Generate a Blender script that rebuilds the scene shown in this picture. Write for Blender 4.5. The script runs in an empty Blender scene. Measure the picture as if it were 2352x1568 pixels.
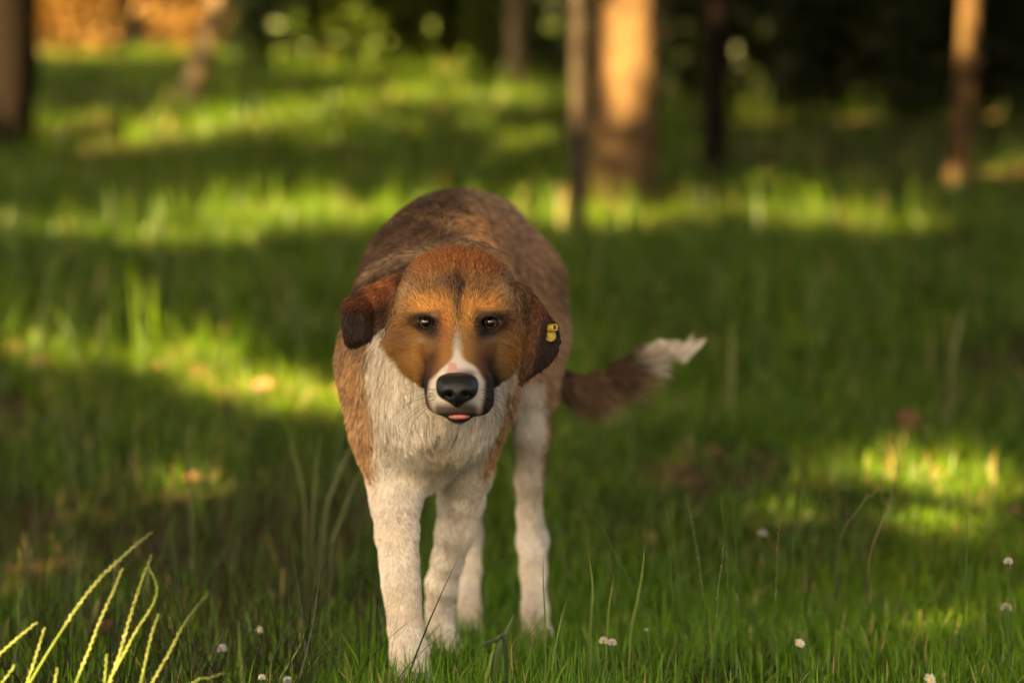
import bpy, bmesh, math, random
import numpy as np
from mathutils import Vector, Matrix

random.seed(7)
rng = np.random.default_rng(11)
scene = bpy.context.scene
COL = scene.collection

# ------------------------------------------------------------------ camera, light, exposure
F, CX, CY, CAMH = 5553.3, 1176.0, 784.0, 0.60
PITCH = math.radians(1.56)
cam_d = bpy.data.cameras.new('camera')
cam = bpy.data.objects.new('camera', cam_d); COL.objects.link(cam)
cam.location = (0, 0, CAMH); cam.rotation_euler = (math.radians(90) - PITCH, 0, 0)
cam_d.lens = 85; cam_d.sensor_width = 36; cam_d.clip_start = .05; cam_d.clip_end = 500
cam_d.dof.use_dof = True; cam_d.dof.focus_distance = 3.22; cam_d.dof.aperture_fstop = 2.3
scene.camera = cam

SUN_AZ, SUN_EL = math.radians(210), math.radians(38)
S = np.array([math.sin(SUN_AZ) * math.cos(SUN_EL), math.cos(SUN_AZ) * math.cos(SUN_EL), math.sin(SUN_EL)])
world = bpy.data.worlds.new('World'); scene.world = world; world.use_nodes = True
wn = world.node_tree.nodes; wl = world.node_tree.links; wn.clear()
sky = wn.new('ShaderNodeTexSky'); sky.sky_type = 'NISHITA'; sky.sun_disc = False
sky.sun_elevation = SUN_EL; sky.sun_rotation = SUN_AZ
sky.air_density = .6; sky.dust_density = 8.0; sky.ozone_density = 0.0
bg = wn.new('ShaderNodeBackground'); bg.inputs[1].default_value = .05
wo = wn.new('ShaderNodeOutputWorld'); wl.new(sky.outputs[0], bg.inputs[0]); wl.new(bg.outputs[0], wo.inputs[0])
sun_d = bpy.data.lights.new('sun', 'SUN'); sun_d.energy = 5.0; sun_d.angle = math.radians(.53); sun_d.color = (1, .74, .38)
sun = bpy.data.objects.new('sun', sun_d); COL.objects.link(sun)
sun.rotation_euler = Vector(tuple(S)).to_track_quat('Z', 'Y').to_euler()
vs = scene.view_settings
vs.view_transform = 'Standard'; vs.look = 'None'; vs.gamma = 1; vs.use_curve_mapping = False
vs.exposure = 3.6
vs.use_white_balance = True; vs.white_balance_temperature = 7700; vs.white_balance_tint = 10
scene.render.engine = 'CYCLES'
scene.cycles.use_denoising = True
scene.cycles.max_bounces = 8; scene.cycles.diffuse_bounces = 4; scene.cycles.transmission_bounces = 4
scene.cycles_curves.shape = 'THICK'

# ------------------------------------------------------------------ helpers
def W(px, py, Y):
    """a point that stands Y metres in front of the viewpoint (measurements taken from the photograph)"""
    a = (np.asarray(px, float) - CX) / F; b = (np.asarray(py, float) - CY) / F
    cp, sp = math.cos(PITCH), math.sin(PITCH)
    t = Y / (cp - b * sp)
    return np.stack(np.broadcast_arrays(t * a, np.asarray(Y, float) + 0 * t, CAMH + t * (-sp - b * cp)), -1)

def PXR(r, Y): return r * Y / F

def planar(P, Y0):
    """front elevation coordinates of points, drawn at the scale of the plane Y0"""
    cp, sp = math.cos(PITCH), math.sin(PITCH)
    dz = P[..., 2] - CAMH
    zc = Y0 * cp - dz * sp
    return CX + F * P[..., 0] / zc, CY - F * (Y0 * sp + dz * cp) / zc

def ground_h(x, y):
    x = np.asarray(x, float); y = np.asarray(y, float)
    def ramp(t): return np.where(t > 0, np.sqrt(t * t + .36) - .6 , 0)
    h = .11 * ramp(y - 4.2) + .06 * ramp(y - 15) 
    h = h + .012 * np.sin(x * 2.1 + y * 1.3) * np.clip((y - 4.5) / 2, 0, 1) + .05 * np.sin(x * .6 + 1) * np.sin(y * .5) * np.clip((y - 6) / 6, 0, 1)
    return h * np.where(y > 60, 1, 1)

def sstep(a, b, x):
    t = np.clip((x - a) / (b - a), 0, 1); return t * t * (3 - 2 * t)

def vnoise(P, f, seed=0):
    P = np.asarray(P, float) * f + seed * 17.37
    i = np.floor(P).astype(np.int64); t = P - i; t = t * t * (3 - 2 * t)
    def h(a, b, c):
        n = (a * 374761393 + b * 668265263 + c * 2147483647 + seed * 974634) & 0xffffffff
        n = ((n ^ (n >> 13)) * 1274126177) & 0xffffffff
        return ((n ^ (n >> 16)) & 0xffff) / 65535.0
    r = 0
    for dx in (0, 1):
        for dy in (0, 1):
            for dz in (0, 1):
                w = (t[..., 0] if dx else 1 - t[..., 0]) * (t[..., 1] if dy else 1 - t[..., 1]) * (t[..., 2] if dz else 1 - t[..., 2])
                r = r + w * h(i[..., 0] + dx, i[..., 1] + dy, i[..., 2] + dz)
    return r

def interp(v, xs, ys): return np.interp(v, xs, ys)

def mesh_np(name, V, faces, nper, mat=None, parent=None, col=None, smooth=False):
    """one mesh object from vertex array and a flat face array with nper corners each"""
    me = bpy.data.meshes.new(name)
    V = np.asarray(V, np.float32); faces = np.asarray(faces, np.int32).reshape(-1)
    me.vertices.add(len(V)); me.vertices.foreach_set('co', V.ravel())
    nf = len(faces) // nper
    me.loops.add(len(faces)); me.loops.foreach_set('vertex_index', faces)
    me.polygons.add(nf); me.polygons.foreach_set('loop_start', np.arange(nf, dtype=np.int32) * nper)
    if smooth: me.polygons.foreach_set('use_smooth', np.ones(nf, bool))
    me.update(calc_edges=True)
    if col is not None:
        a = me.attributes.new('tint', 'FLOAT_COLOR', 'POINT')
        c = np.ones((len(V), 4), np.float32); c[:, :3] = col; a.data.foreach_set('color', c.ravel())
    if mat: me.materials.append(mat)
    o = bpy.data.objects.new(name, me); COL.objects.link(o)
    if parent: put(o, parent)
    return o

def put(o, parent):
    o.parent = parent
    o.matrix_parent_inverse = Matrix.Translation(parent.location).inverted() if parent.parent is None else Matrix.Identity(4)

def empty(name, loc, label, cat, group=None):
    o = bpy.data.objects.new(name, None); COL.objects.link(o); o.location = tuple(loc); o.empty_display_size = .1
    tag(o, label, cat, group); return o

def tag(o, label=None, cat=None, group=None, kind=None):
    if label: o['label'] = label
    if cat: o['category'] = cat
    if group: o['group'] = group
    if kind: o['kind'] = kind
    return o

def mat(name, color=(.5, .5, .5), rough=.6, spec=.3, attr=None, noise=None, bump=None, coat=0, transl=0, sss=0):
    """noise=(scale, colour2, lo, hi); bump=(scale, strength, dist)"""
    m = bpy.data.materials.new(name); m.use_nodes = True
    N = m.node_tree.nodes; L = m.node_tree.links
    b = N['Principled BSDF']; out = N['Material Output']
    b.inputs['Roughness'].default_value = rough; b.inputs['Specular IOR Level'].default_value = spec
    b.inputs['Coat Weight'].default_value = coat; b.inputs['Coat Roughness'].default_value = .03
    src = None
    if attr:
        a = N.new('ShaderNodeAttribute'); a.attribute_name = attr; src = a.outputs['Color']
    tc = N.new('ShaderNodeTexCoord')
    if noise:
        n = N.new('ShaderNodeTexNoise'); n.inputs['Scale'].default_value = noise[0]; n.inputs['Detail'].default_value = 6
        L.new(tc.outputs['Object'], n.inputs['Vector'])
        r = N.new('ShaderNodeMapRange'); r.inputs[1].default_value = noise[2]; r.inputs[2].default_value = noise[3]
        L.new(n.outputs[0], r.inputs[0])
        mx = N.new('ShaderNodeMix'); mx.data_type = 'RGBA'
        L.new(r.outputs[0], mx.inputs[0])
        if src: L.new(src, mx.inputs[6])
        else: mx.inputs[6].default_value = (*color, 1)
        mx.inputs[7].default_value = (*noise[1], 1)
        src = mx.outputs[2]
    if src: L.new(src, b.inputs['Base Color'])
    else: b.inputs['Base Color'].default_value = (*color, 1)
    if sss:
        b.inputs['Subsurface Weight'].default_value = sss; b.inputs['Subsurface Scale'].default_value = .004
    if bump:
        n2 = N.new('ShaderNodeTexNoise'); n2.inputs['Scale'].default_value = bump[0]; n2.inputs['Detail'].default_value = 5
        L.new(tc.outputs['Object'], n2.inputs['Vector'])
        bp = N.new('ShaderNodeBump'); bp.inputs['Strength'].default_value = bump[1]; bp.inputs['Distance'].default_value = bump[2]
        L.new(n2.outputs[0], bp.inputs['Height']); L.new(bp.outputs[0], b.inputs['Normal'])
    if transl:
        t = N.new('ShaderNodeBsdfTranslucent'); ms = N.new('ShaderNodeMixShader'); ms.inputs[0].default_value = transl
        if src: L.new(src, t.inputs[0])
        else: t.inputs[0].default_value = (*color, 1)
        L.new(b.outputs[0], ms.inputs[1]); L.new(t.outputs[0], ms.inputs[2]); L.new(ms.outputs[0], out.inputs[0])
    return m

M_LEAF = mat('leaf', attr='tint', rough=.5, spec=.3, transl=.35)
M_GRASS = mat('grass_blade', attr='tint', rough=.42, spec=.3, transl=.42)
M_BARK = mat('bark', (.115, .070, .032), .9, .1, noise=(7, (.065, .040, .019), .42, .62), bump=(22, 1.0, .04))
M_TANBARK = mat('tan_bark', (.085, .052, .022), .9, .1, noise=(9, (.05, .03, .014), .4, .62), bump=(30, .8, .02))
M_PALEBARK = mat('pale_bark', (.20, .15, .08), .9, .1, noise=(9, (.11, .08, .045), .4, .62), bump=(30, .8, .02))
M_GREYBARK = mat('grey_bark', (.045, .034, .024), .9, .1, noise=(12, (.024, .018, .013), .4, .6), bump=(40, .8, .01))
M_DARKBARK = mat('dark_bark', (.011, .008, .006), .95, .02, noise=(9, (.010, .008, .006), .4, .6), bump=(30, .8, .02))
M_SEED = mat('seed_head', (.30, .28, .15), .6, .3, transl=.25, noise=(160, (.16, .17, .06), .4, .6))
M_STEM = mat('grass_stem', (.14, .20, .035), .5, .3, transl=.2)
M_PETAL = mat('petal', (.55, .53, .44), .6, .2, transl=.3)
M_POLLEN = mat('flower_centre', (.75, .45, .04), .7, .2)
M_DRY = mat('dry_stalk', (.05, .045, .03), .8, .1)
M_LITTER = mat('dry_leaf', (.24, .13, .065), .7, .2, noise=(60, (.13, .06, .03), .4, .6), transl=.2)

# ------------------------------------------------------------------ ground
def build_ground():
    def axis(lo, hi, fine_lo, fine_hi, step, big):
        a = np.arange(fine_lo, fine_hi, step)
        return np.unique(np.concatenate([np.linspace(lo, fine_lo, big), a, np.linspace(fine_hi, hi, big)]))
    xs = axis(-150, 150, -8, 8, .2, 14); ys = axis(-60, 240, -2, 30, .2, 14)
    X, Y = np.meshgrid(xs, ys, indexing='ij')
    Z = ground_h(X, Y)
    P = np.stack([X, Y, Z * 0], -1)
    Z = Z + .02 * (vnoise(P, 3, 2) - .5) * np.clip((Y - 4.3), 0, 1)
    V = np.stack([X, Y, Z], -1).reshape(-1, 3)
    nx, ny = len(xs), len(ys)
    I = np.arange(nx * ny).reshape(nx, ny)
    Q = np.stack([I[:-1, :-1], I[1:, :-1], I[1:, 1:], I[:-1, 1:]], -1).reshape(-1, 4)
    m = bpy.data.materials.new('soil'); m.use_nodes = True
    N = m.node_tree.nodes; L = m.node_tree.links; b = N['Principled BSDF']
    b.inputs['Roughness'].default_value = .95; b.inputs['Specular IOR Level'].default_value = .1
    tc = N.new('ShaderNodeTexCoord')
    n1 = N.new('ShaderNodeTexNoise'); n1.inputs['Scale'].default_value = 2.2; n1.inputs['Detail'].default_value = 8
    n2 = N.new('ShaderNodeTexNoise'); n2.inputs['Scale'].default_value = 45; n2.inputs['Detail'].default_value = 6
    for n in (n1, n2): L.new(tc.outputs['Object'], n.inputs['Vector'])
    r1 = N.new('ShaderNodeValToRGB')
    r1.color_ramp.elements[0].position = .54; r1.color_ramp.elements[0].color = (.058, .038, .021, 1)
    r1.color_ramp.elements[1].position = .72; r1.color_ramp.elements[1].color = (.045, .075, .012, 1)
    L.new(n1.outputs[0], r1.inputs[0])
    mx = N.new('ShaderNodeMix'); mx.data_type = 'RGBA'; mx.blend_type = 'MULTIPLY'; mx.inputs[0].default_value = .8
    r2 = N.new('ShaderNodeValToRGB'); r2.color_ramp.elements[0].position = .3; r2.color_ramp.elements[0].color = (.35, .33, .3, 1)
    r2.color_ramp.elements[1].position = .7; r2.color_ramp.elements[1].color = (1.5, 1.35, 1.1, 1)
    L.new(n2.outputs[0], r2.inputs[0]); L.new(r1.outputs[0], mx.inputs[6]); L.new(r2.outputs[0], mx.inputs[7])
    L.new(mx.outputs[2], b.inputs['Base Color'])
    bp = N.new('ShaderNodeBump'); bp.inputs['Strength'].default_value = .9; bp.inputs['Distance'].default_value = .02
    L.new(n2.outputs[0], bp.inputs['Height']); L.new(bp.outputs[0], b.inputs['Normal'])
    o = mesh_np('ground', V, Q, 4, m, smooth=True)
    tag(o, kind='structure')
build_ground()

# ------------------------------------------------------------------ trees
def tube(path, radii, n=14, rough=0.0, seed=0):
    path = np.asarray(path, float); radii = np.asarray(radii, float)
    T = np.gradient(path, axis=0); T /= np.linalg.norm(T, axis=1)[:, None]
    ref = np.array([1, 0, 0.]) if abs(T[0, 0]) < .8 else np.array([0, 1., 0])
    U = np.cross(T, ref); U /= np.linalg.norm(U, axis=1)[:, None]; Vv = np.cross(T, U)
    a = np.linspace(0, 2 * np.pi, n, endpoint=False)
    R = radii[:, None] * np.ones(n)
    if rough:
        q = np.stack([np.cos(a)[None] * 2.2 + 0 * R, np.sin(a)[None] * 2.2 + 0 * R, path[:, 2:3] * 2.5 + 0 * R], -1)
        R = R * (1 + rough * (vnoise(q, 1.6, seed) - .5) + rough * .5 * (vnoise(q, 4, seed + 3) - .5))
    P = path[:, None] + R[..., None] * (np.cos(a)[None, :, None] * U[:, None] + np.sin(a)[None, :, None] * Vv[:, None])
    m = len(path); I = np.arange(m * n).reshape(m, n); J = np.roll(I, -1, 1)
    Q = np.stack([I[:-1], J[:-1], J[1:], I[1:]], -1).reshape(-1, 4)
    return P.reshape(-1, 3), Q

def merge(parts):
    V, Q, off = [], [], 0
    for v, q in parts:
        V.append(v); Q.append(np.asarray(q) + off); off += len(v)
    return np.concatenate(V), np.concatenate(Q)

# places picked to be sunlit: leaves between each and the sun are left out
LIT = []
def lit(px, py, Y, r): LIT.append((W(px, py, Y), r))
def groundpt(px, py):
    """where the sight line through a measured point meets the ground"""
    Y = np.linspace(2, 60, 4000); P = W(px, py, Y)
    k = np.argmax(P[:, 2] <= ground_h(P[:, 0], P[:, 1])); return P[k]
def litg(px, py, r): LIT.append((groundpt(px, py), r))
for px in range(575, 900, 40): litg(px, 500 + (px - 575) * .06, .42)
for px in (1235, 1275, 1350, 1400, 1450, 1500, 1560, 1620, 1680, 1730): litg(px, 512, .40)
for px, py, r in ((1850, 525, .2), (1960, 520, .18), (2130, 530, .14), (2000, 550, .1), (1780, 500, .2), 
                  (30, 545, .16), (200, 520, .22), (215, 545, .2), (330, 560, .18), (420, 570, .2), (520, 560, .25), (110, 530, .14)): litg(px, py, r)
for px, py, r in ((20, 790, 0.070), (90, 820, 0.079), (170, 840, 0.074), (250, 850, 0.084), (330, 850, 0.079), (400, 870, 0.090), (450, 880, 0.070), (500, 840, 0.090), (560, 880, 0.090),
                  (600, 930, 0.070), (650, 900, 0.090), (720, 920, 0.090), (780, 935, 0.090), (560, 820, 0.079), (690, 960, 0.050), (820, 950, 0.074)): litg(px, py, r)
for px, py, r in ((120, 300, 0.434), (200, 300, 0.489), (280, 300, 0.489), (360, 290, 0.489), (440, 290, 0.489), (520, 265, 0.543), (600, 270, 0.434), (700, 250, 0.407), (800, 240, 0.407), (900, 245, 0.366), (1000, 230, 0.326), (1100, 240, 0.244), (1200, 250, 0.204), (680, 290, 0.244), (850, 285, 0.204), (560, 310, 0.325), (950, 300, 0.163), (1120, 300, 0.163), (1240, 330, 0.163), (450, 330, 0.325), (150, 335, 0.325), (250, 330, 0.379), (1180, 350, 0.122), (750, 330, 0.163)): litg(px, py, r)
for px, py, r in ((2120, 1110, 0.033), (2190, 1130, 0.038), (2260, 1100, 0.042), (2330, 1120, 0.046), (2200, 1180, 0.026), (2300, 1190, 0.026), (2060, 1080, 0.020), (2150, 1060, 0.026), (2320, 1050, 0.033), (2000, 1120, 0.019), (1950, 1180, 0.015), (2100, 1230, 0.019), (2250, 1250, 0.023), (1860, 1100, 0.015), (2340, 1280, 0.019), (1750, 1190, 0.011)): litg(px, py, r)
_r = np.random.default_rng(77)
for _ in range(30): litg(_r.uniform(1420, 2400), 1100 + 440 * _r.uniform() ** 1.1, _r.uniform(.008, .02))
for px, py, r in ((30, 1330, .05), (420, 1130, .06), (90, 1300, .04), (1090, 1555, .04), (1180, 1540, .035), (640, 1500, .03), (1640, 1068, .012), (1560, 1064, .012)): litg(px, py, r)
for px, py in ((100, 1520), (160, 1440), (230, 1350), (300, 1270), (340, 1240), (220, 1470), (270, 1350), (290, 1430), (320, 1340), (350, 1350), (330, 1420), (400, 1470), (450, 1400), (470, 1370), (350, 1540),
               (30, 1470), (75, 1440), (85, 1500), (30, 1545), (550, 1440), (552, 1510), (490, 1550), (180, 1540), (250, 1530)): lit(px, py, 2.85, .035)
for py in range(-200, 480, 40): lit(1396 + 6 * math.sin(py), py, 13.15, .075)
for py in range(-200, 120, 50): lit(1450, py, 13.15, .06)
for py in range(320, 480, 30): lit(1400, py, 13.15, .065)
lit(1405, 290, 13.15, .06); lit(1500, 480, 13.0, .14); lit(1440, 470, 13.0, .16)
for py in range(-200, 190, 50): lit(1188, py, 20.9, .20)
for py in range(-240, 200, 40): lit(2222, py, 15.2, .15)
for py in range(-100, 200, 60): lit(500 - (py) * .22, py, 19.9, .16)
for px in range(100, 470, 45):
    for py in (-60, 0, 60): lit(px, py, 25.2, .55)
for px, py in ((1725, 165), (1730, 230), (1955, 210), (2295, 230), (1720, 180)): lit(px, py, 19.5, .17)
for px, py, r in ((650, 60, .3), (780, 40, .35), (860, 90, .3), (950, 60, .3), (1090, 40, .25), (1130, 180, .2), (820, 150, .25), (700, 130, .2), (1010, 130, .25), (1280, 60, .2)): lit(px, py, 23.2, r)
lit(868, 672, 3.24, .02); lit(1050, 590, 3.2, .02)
LC = np.array([c for c, r in LIT]); LR = np.array([r for c, r in LIT])

SHADE = [(np.array([-.06, 3.25, .55]), .17), (np.array([-.12, 3.5, .25]), .18), (np.array([-.13, 3.46, .05]), .14), (np.array([-.12, 3.6, .5]), .24), (np.array([-.02, 3.9, .55]), .26), (np.array([.0, 4.1, .5]), .26),
         (np.array([-.08, 3.65, .15]), .16), (np.array([.04, 3.95, .15]), .14), (np.array([.25, 4.25, .5]), .2)] + [(W(a, b, d), r) for a, b, d, r in ((1480, 300, 13.2, .05), (1480, 340, 13.2, .06), (1485, 390, 13.2, .05), (1480, 440, 13.2, .05), (1400, 330, 13.15, .03), (1326, -150, 11.1, .10), (1326, -60, 11.1, .10), (1326, 30, 11.1, .10), (1326, 130, 11.1, .1), (1326, 210, 11.1, .1), (2205, 300, 15.2, .10), (2203, 350, 15.2, .12), (2200, 400, 15.2, .12), (1326, 380, 11.1, .08), (1326, 460, 11.1, .08), (1326, 300, 11.1, .08))]  # places picked to stay shaded: leaves towards the sun are kept
def sun_gap(P, pad=.07):
    """True where something at P would shade one of the sunlit places"""
    bad = np.zeros(len(P), bool)
    for c, r in zip(LC, LR):
        d = P - c; t = d @ S
        bad |= (t > .25) & (np.linalg.norm(d - t[:, None] * S, axis=1) < r + pad)
    for c, r in SHADE:
        d = P - c; t = d @ S
        bad &= ~((t > .25) & (np.linalg.norm(d - t[:, None] * S, axis=1) < r + .05))
    return bad

def leaf_mesh(P, size, aspect, tint, r, droop=.3, normals=None):
    """folded leaf (4 triangles) at every point"""
    n = len(P)
    a = r.normal(size=(n, 3)); a[:, 2] -= droop; a /= np.linalg.norm(a, axis=1)[:, None]
    b = r.normal(size=(n, 3)); 
    if normals is not None: b = np.cross(a, normals + .5 * r.normal(size=(n, 3)))
    b -= (b * a).sum(1)[:, None] * a; b /= np.linalg.norm(b, axis=1)[:, None]
    c = np.cross(a, b)
    s = (size * r.uniform(.6, 1.3, n))[:, None]; w = s * aspect * .5
    base = P; tip = P + a * s
    l = P + a * s * .45 + b * w + c * w * .35; rr = P + a * s * .45 - b * w + c * w * .35
    V = np.stack([base, l, tip, rr], 1).reshape(-1, 3)
    k = np.arange(n)[:, None] * 4
    T = np.concatenate([k + [0, 2, 1], k + [0, 3, 2]], 1).reshape(-1)
    return V, T, np.repeat(tint, 4, 0)

def tree(name, base, path_off, r0, bark, label, group, height=8.5, crown=None, nleaf=0, r1=.45, seed=0, flare=1.35):
    base = np.asarray(base, float); base[2] = ground_h(base[0], base[1])
    root = empty(name, base, label, 'tree', group)
    hs = np.concatenate([[-.15, .0, .12, .3], np.linspace(.6, height, 22)])
    off = np.asarray(path_off, float)                    # rows (height, dx, dy)
    path = np.stack([base[0] + np.interp(hs, off[:, 0], off[:, 1]), base[1] + np.interp(hs, off[:, 0], off[:, 2]), base[2] + hs], -1)
    rad = r0 * (1 - (1 - r1) * np.clip(hs / height, 0, 1)) * (1 + (flare - 1) * np.exp(-np.clip(hs, 0, 9) / .18))
    V, Q = tube(path, rad, 18, .30, seed)
    mesh_np('trunk', V, Q, 4, bark, root, smooth=True)
    if crown is not None:
        r = np.random.default_rng(seed + 100)
        cc, cr = np.asarray(crown[0], float), np.asarray(crown[1], float)
        top = path[-1]
        for k in range(5):
            e = cc + cr * r.uniform(-.7, .7, 3)
            t = np.linspace(0, 1, 7)[:, None]; st = path[-1 - 3 * (k % 4)]
            pth = st * (1 - t) + e * t + np.array([0, 0, .5]) * np.sin(t * np.pi)
            if sun_gap(pth, .06).any() and nleaf: pth = pth[:2] if len(pth) > 2 else pth
            v, q = tube(pth, np.linspace(r0 * .45, .015, len(pth)), 7)
            mesh_np('limb', v, q, 4, bark, root, smooth=True)
        u = r.normal(size=(nleaf, 3)); u /= np.linalg.norm(u, axis=1)[:, None]
        P = cc + u * cr * (r.uniform(0, 1, nleaf) ** (1 / 2.6))[:, None]
        cl = vnoise(P, .9, seed)
        P = P[(cl > .12)]
        P = P[~sun_gap(P, .07)]
        g = r.uniform(0, 1, len(P))[:, None]
        tint = (1 - g) * np.array([.045, .085, .018]) + g * np.array([.085, .13, .025])
        V, T, C = leaf_mesh(P, .19, .66, tint, r)
        c = mesh_np('crown', V, T, 3, M_LEAF, root, C); c['kind'] = 'stuff'
    return root
# give mesh_np's positional col
_m = mesh_np
def mesh_np(name, V, faces, nper, mat=None, parent=None, col=None, smooth=False): return _m(name, V, faces, nper, mat, parent, col, smooth)

GT = 'trees standing in the park'
def tbase(px, py): return groundpt(px, py)
b = tbase(1428, 477)
tree('broad_tree', b, [(0, 0, 0), (9, .1, .2)], .205, M_BARK, 'thick reddish brown trunk standing upright behind the dog, its bark lit orange by the sun', GT, 8.5,
     ((b[0], b[1] + 1, 8.8), (3.0, 3.0, 2.2)), 4200, .7, 1, 1.2)
b = tbase(1326, 566)
tree('slender_tree', b, [(0, 0, 0), (1.4, .0, 0), (9, .05, .1)], .036, M_GREYBARK, 'slim grey brown trunk just in front of the thick sunlit trunk', GT, 6.5,
     ((b[0] - .2, b[1] + .4, 7.2), (1.3, 1.3, 1.2)), 1500, .7, 2, 1.15)
b = tbase(-14, 347)
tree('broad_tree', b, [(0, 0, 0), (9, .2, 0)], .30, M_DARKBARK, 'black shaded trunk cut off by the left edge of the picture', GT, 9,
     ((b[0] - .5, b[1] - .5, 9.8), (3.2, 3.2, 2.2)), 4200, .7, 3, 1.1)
b = tbase(432, 245)
tree('leaning_tree', b, [(0, 0, 0), (9, 2.6, .3)], .085, M_PALEBARK, 'slanting pinkish brown trunk in front of the orange hedge, top left', GT, 8,
     ((b[0] + 2.3, b[1], 11), (2.6, 2.6, 1.8)), 2600, .7, 4)
b = tbase(1186, 205)
tree('slender_tree', b, [(0, 0, 0), (9, .05, 0)], .088, M_PALEBARK, 'pale tan trunk far back above the dog, seen only at the top edge', GT, 8,
     ((b[0], b[1], 11.5), (2.4, 2.4, 1.8)), 2600, .7, 5)
b = tbase(1640, 400)
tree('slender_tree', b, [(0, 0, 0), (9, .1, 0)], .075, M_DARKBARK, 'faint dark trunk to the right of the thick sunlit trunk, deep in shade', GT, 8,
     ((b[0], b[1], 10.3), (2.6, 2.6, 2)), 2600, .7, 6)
b = tbase(2200, 432)
tree('slender_tree', b, [(0, 0, 0), (.6, .04, 0), (1.2, .07, 0), (9, .2, 0)], .064, M_TANBARK, 'slim trunk at the far right whose upper part catches the sun before the dark woods', GT, 8,
     ((b[0], b[1], 10), (2.6, 2.6, 2)), 2600, .7, 7)

# unseen trees added to shade the clearing, crowns cut to shape the sun patches
GS = 'unseen trees added for shade'
k = 0
for (cx, cy) in [(-7.5, -4.5), (-4.0, -5.5), (-.8, -5.0), (-7.6, -.5), (-4.3, -1.5), (-1.2, -1.2), (-8.2, 3.5), (-4.8, 2.8), (-1.6, 2.4), (-8.6, 7.5), (-5.2, 7), (-2.0, 6.4), (1.0, 6.2),
                 (-9, 12), (-5.6, 11.4), (-2.2, 10.6), (1.0, 10.2), (-9, 16), (-5.8, 15.5), (-2.4, 14.8), (.9, 14.2), (-3, 18.6), (.5, 18.2), (1.5, 2.6), (2.0, -2), (-6, -8), (-2.6, -8), (.8, -8), (1.2, -4.6), (2.0, .4), (3.8, 4.4), (3.8, 8.8), (4.5, 20.5), (2.2, 20.2), (6.5, 18), (5.5, 22.5), (3.2, 23), (7.5, 14), (6.5, 10.5), (-11, 14), (-9.5, 19.5), (-2.6, -4), (-.6, 12.4), (1.9, 11.6), (-1.2, 16.6), (2.2, 15.8), (5.2, 15), (3.6, 13), (3.6, 17.5), (-6.5, 19.5)]:
    gz = float(ground_h(cx, cy)) + random.uniform(7.0, 8.0) + (1.2 if cy > 12 else 0)
    side = -.23 * max(cy, 0) - 1.3 if cx < .2 else .23 * max(cy, 0) + 1.3
    bx = min(cx, side) if cx < .2 else max(cx, side)
    by = cy if abs(cy) > 1.5 or abs(bx) > 1.2 else -2.0
    k += 1
    tree('shade_tree', (bx, by, 0), [(0, 0, 0), (2, .15 * (cx - bx), 0), (8, cx - bx, cy - by)], .14, M_DARKBARK,
         'leafy tree added outside the picture to shade the clearing', GS, 7.5,
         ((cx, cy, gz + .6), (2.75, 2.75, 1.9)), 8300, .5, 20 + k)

# ------------------------------------------------------------------ shrubs and far woods
def shrub(name, px, py, Y, w, h, d, n, c1, c2, label, group, seed, leaf=.13, asp=.5):
    r = np.random.default_rng(seed)
    top = W(px, py, Y); gz = float(ground_h(top[0], Y)); base = np.array([top[0], Y, gz])
    root = empty(name, base, label, 'shrub', group)
    parts = []
    for q in range(5):
        e = base + np.array([r.uniform(-.4, .4) * w, r.uniform(-.4, .4) * d, h * r.uniform(.6, .9)])
        t = np.linspace(0, 1, 6)[:, None]
        v, qd = tube(base + (e - base) * t + np.array([0, 0, .1]) * np.sin(3 * t), np.linspace(.03, .008, 6), 6); parts.append((v, qd))
    V, Q = merge(parts); mesh_np('stem', V, Q, 4, M_DARKBARK, root)
    lobes = [(base + np.array([r.uniform(-.75, .75) * w, r.uniform(-.5, .5) * d, h * r.uniform(.15, .8)]), r.uniform(.3, .55)) for _ in range(14)]
    P = []
    for c, s in lobes:
        u = r.normal(size=(n // 14, 3)); u /= np.linalg.norm(u, axis=1)[:, None]
        P.append(c + u * (r.uniform(0, 1, len(u)) ** (1 / 3.2))[:, None] * np.array([w * s, d * s, h * s * .75]))
    P = np.concatenate(P); P = P[P[:, 2] > ground_h(P[:, 0], P[:, 1]) + .02]
    P = P[~sun_gap(P, .03)]
    g = r.uniform(0, 1, len(P))[:, None]; tint = (1 - g) * np.array(c1) + g * np.array(c2)
    V, T, C = leaf_mesh(P, leaf, asp, tint, r)
    c = mesh_np('foliage', V, T, 3, M_LEAF, root, C); c['kind'] = 'stuff'

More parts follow.
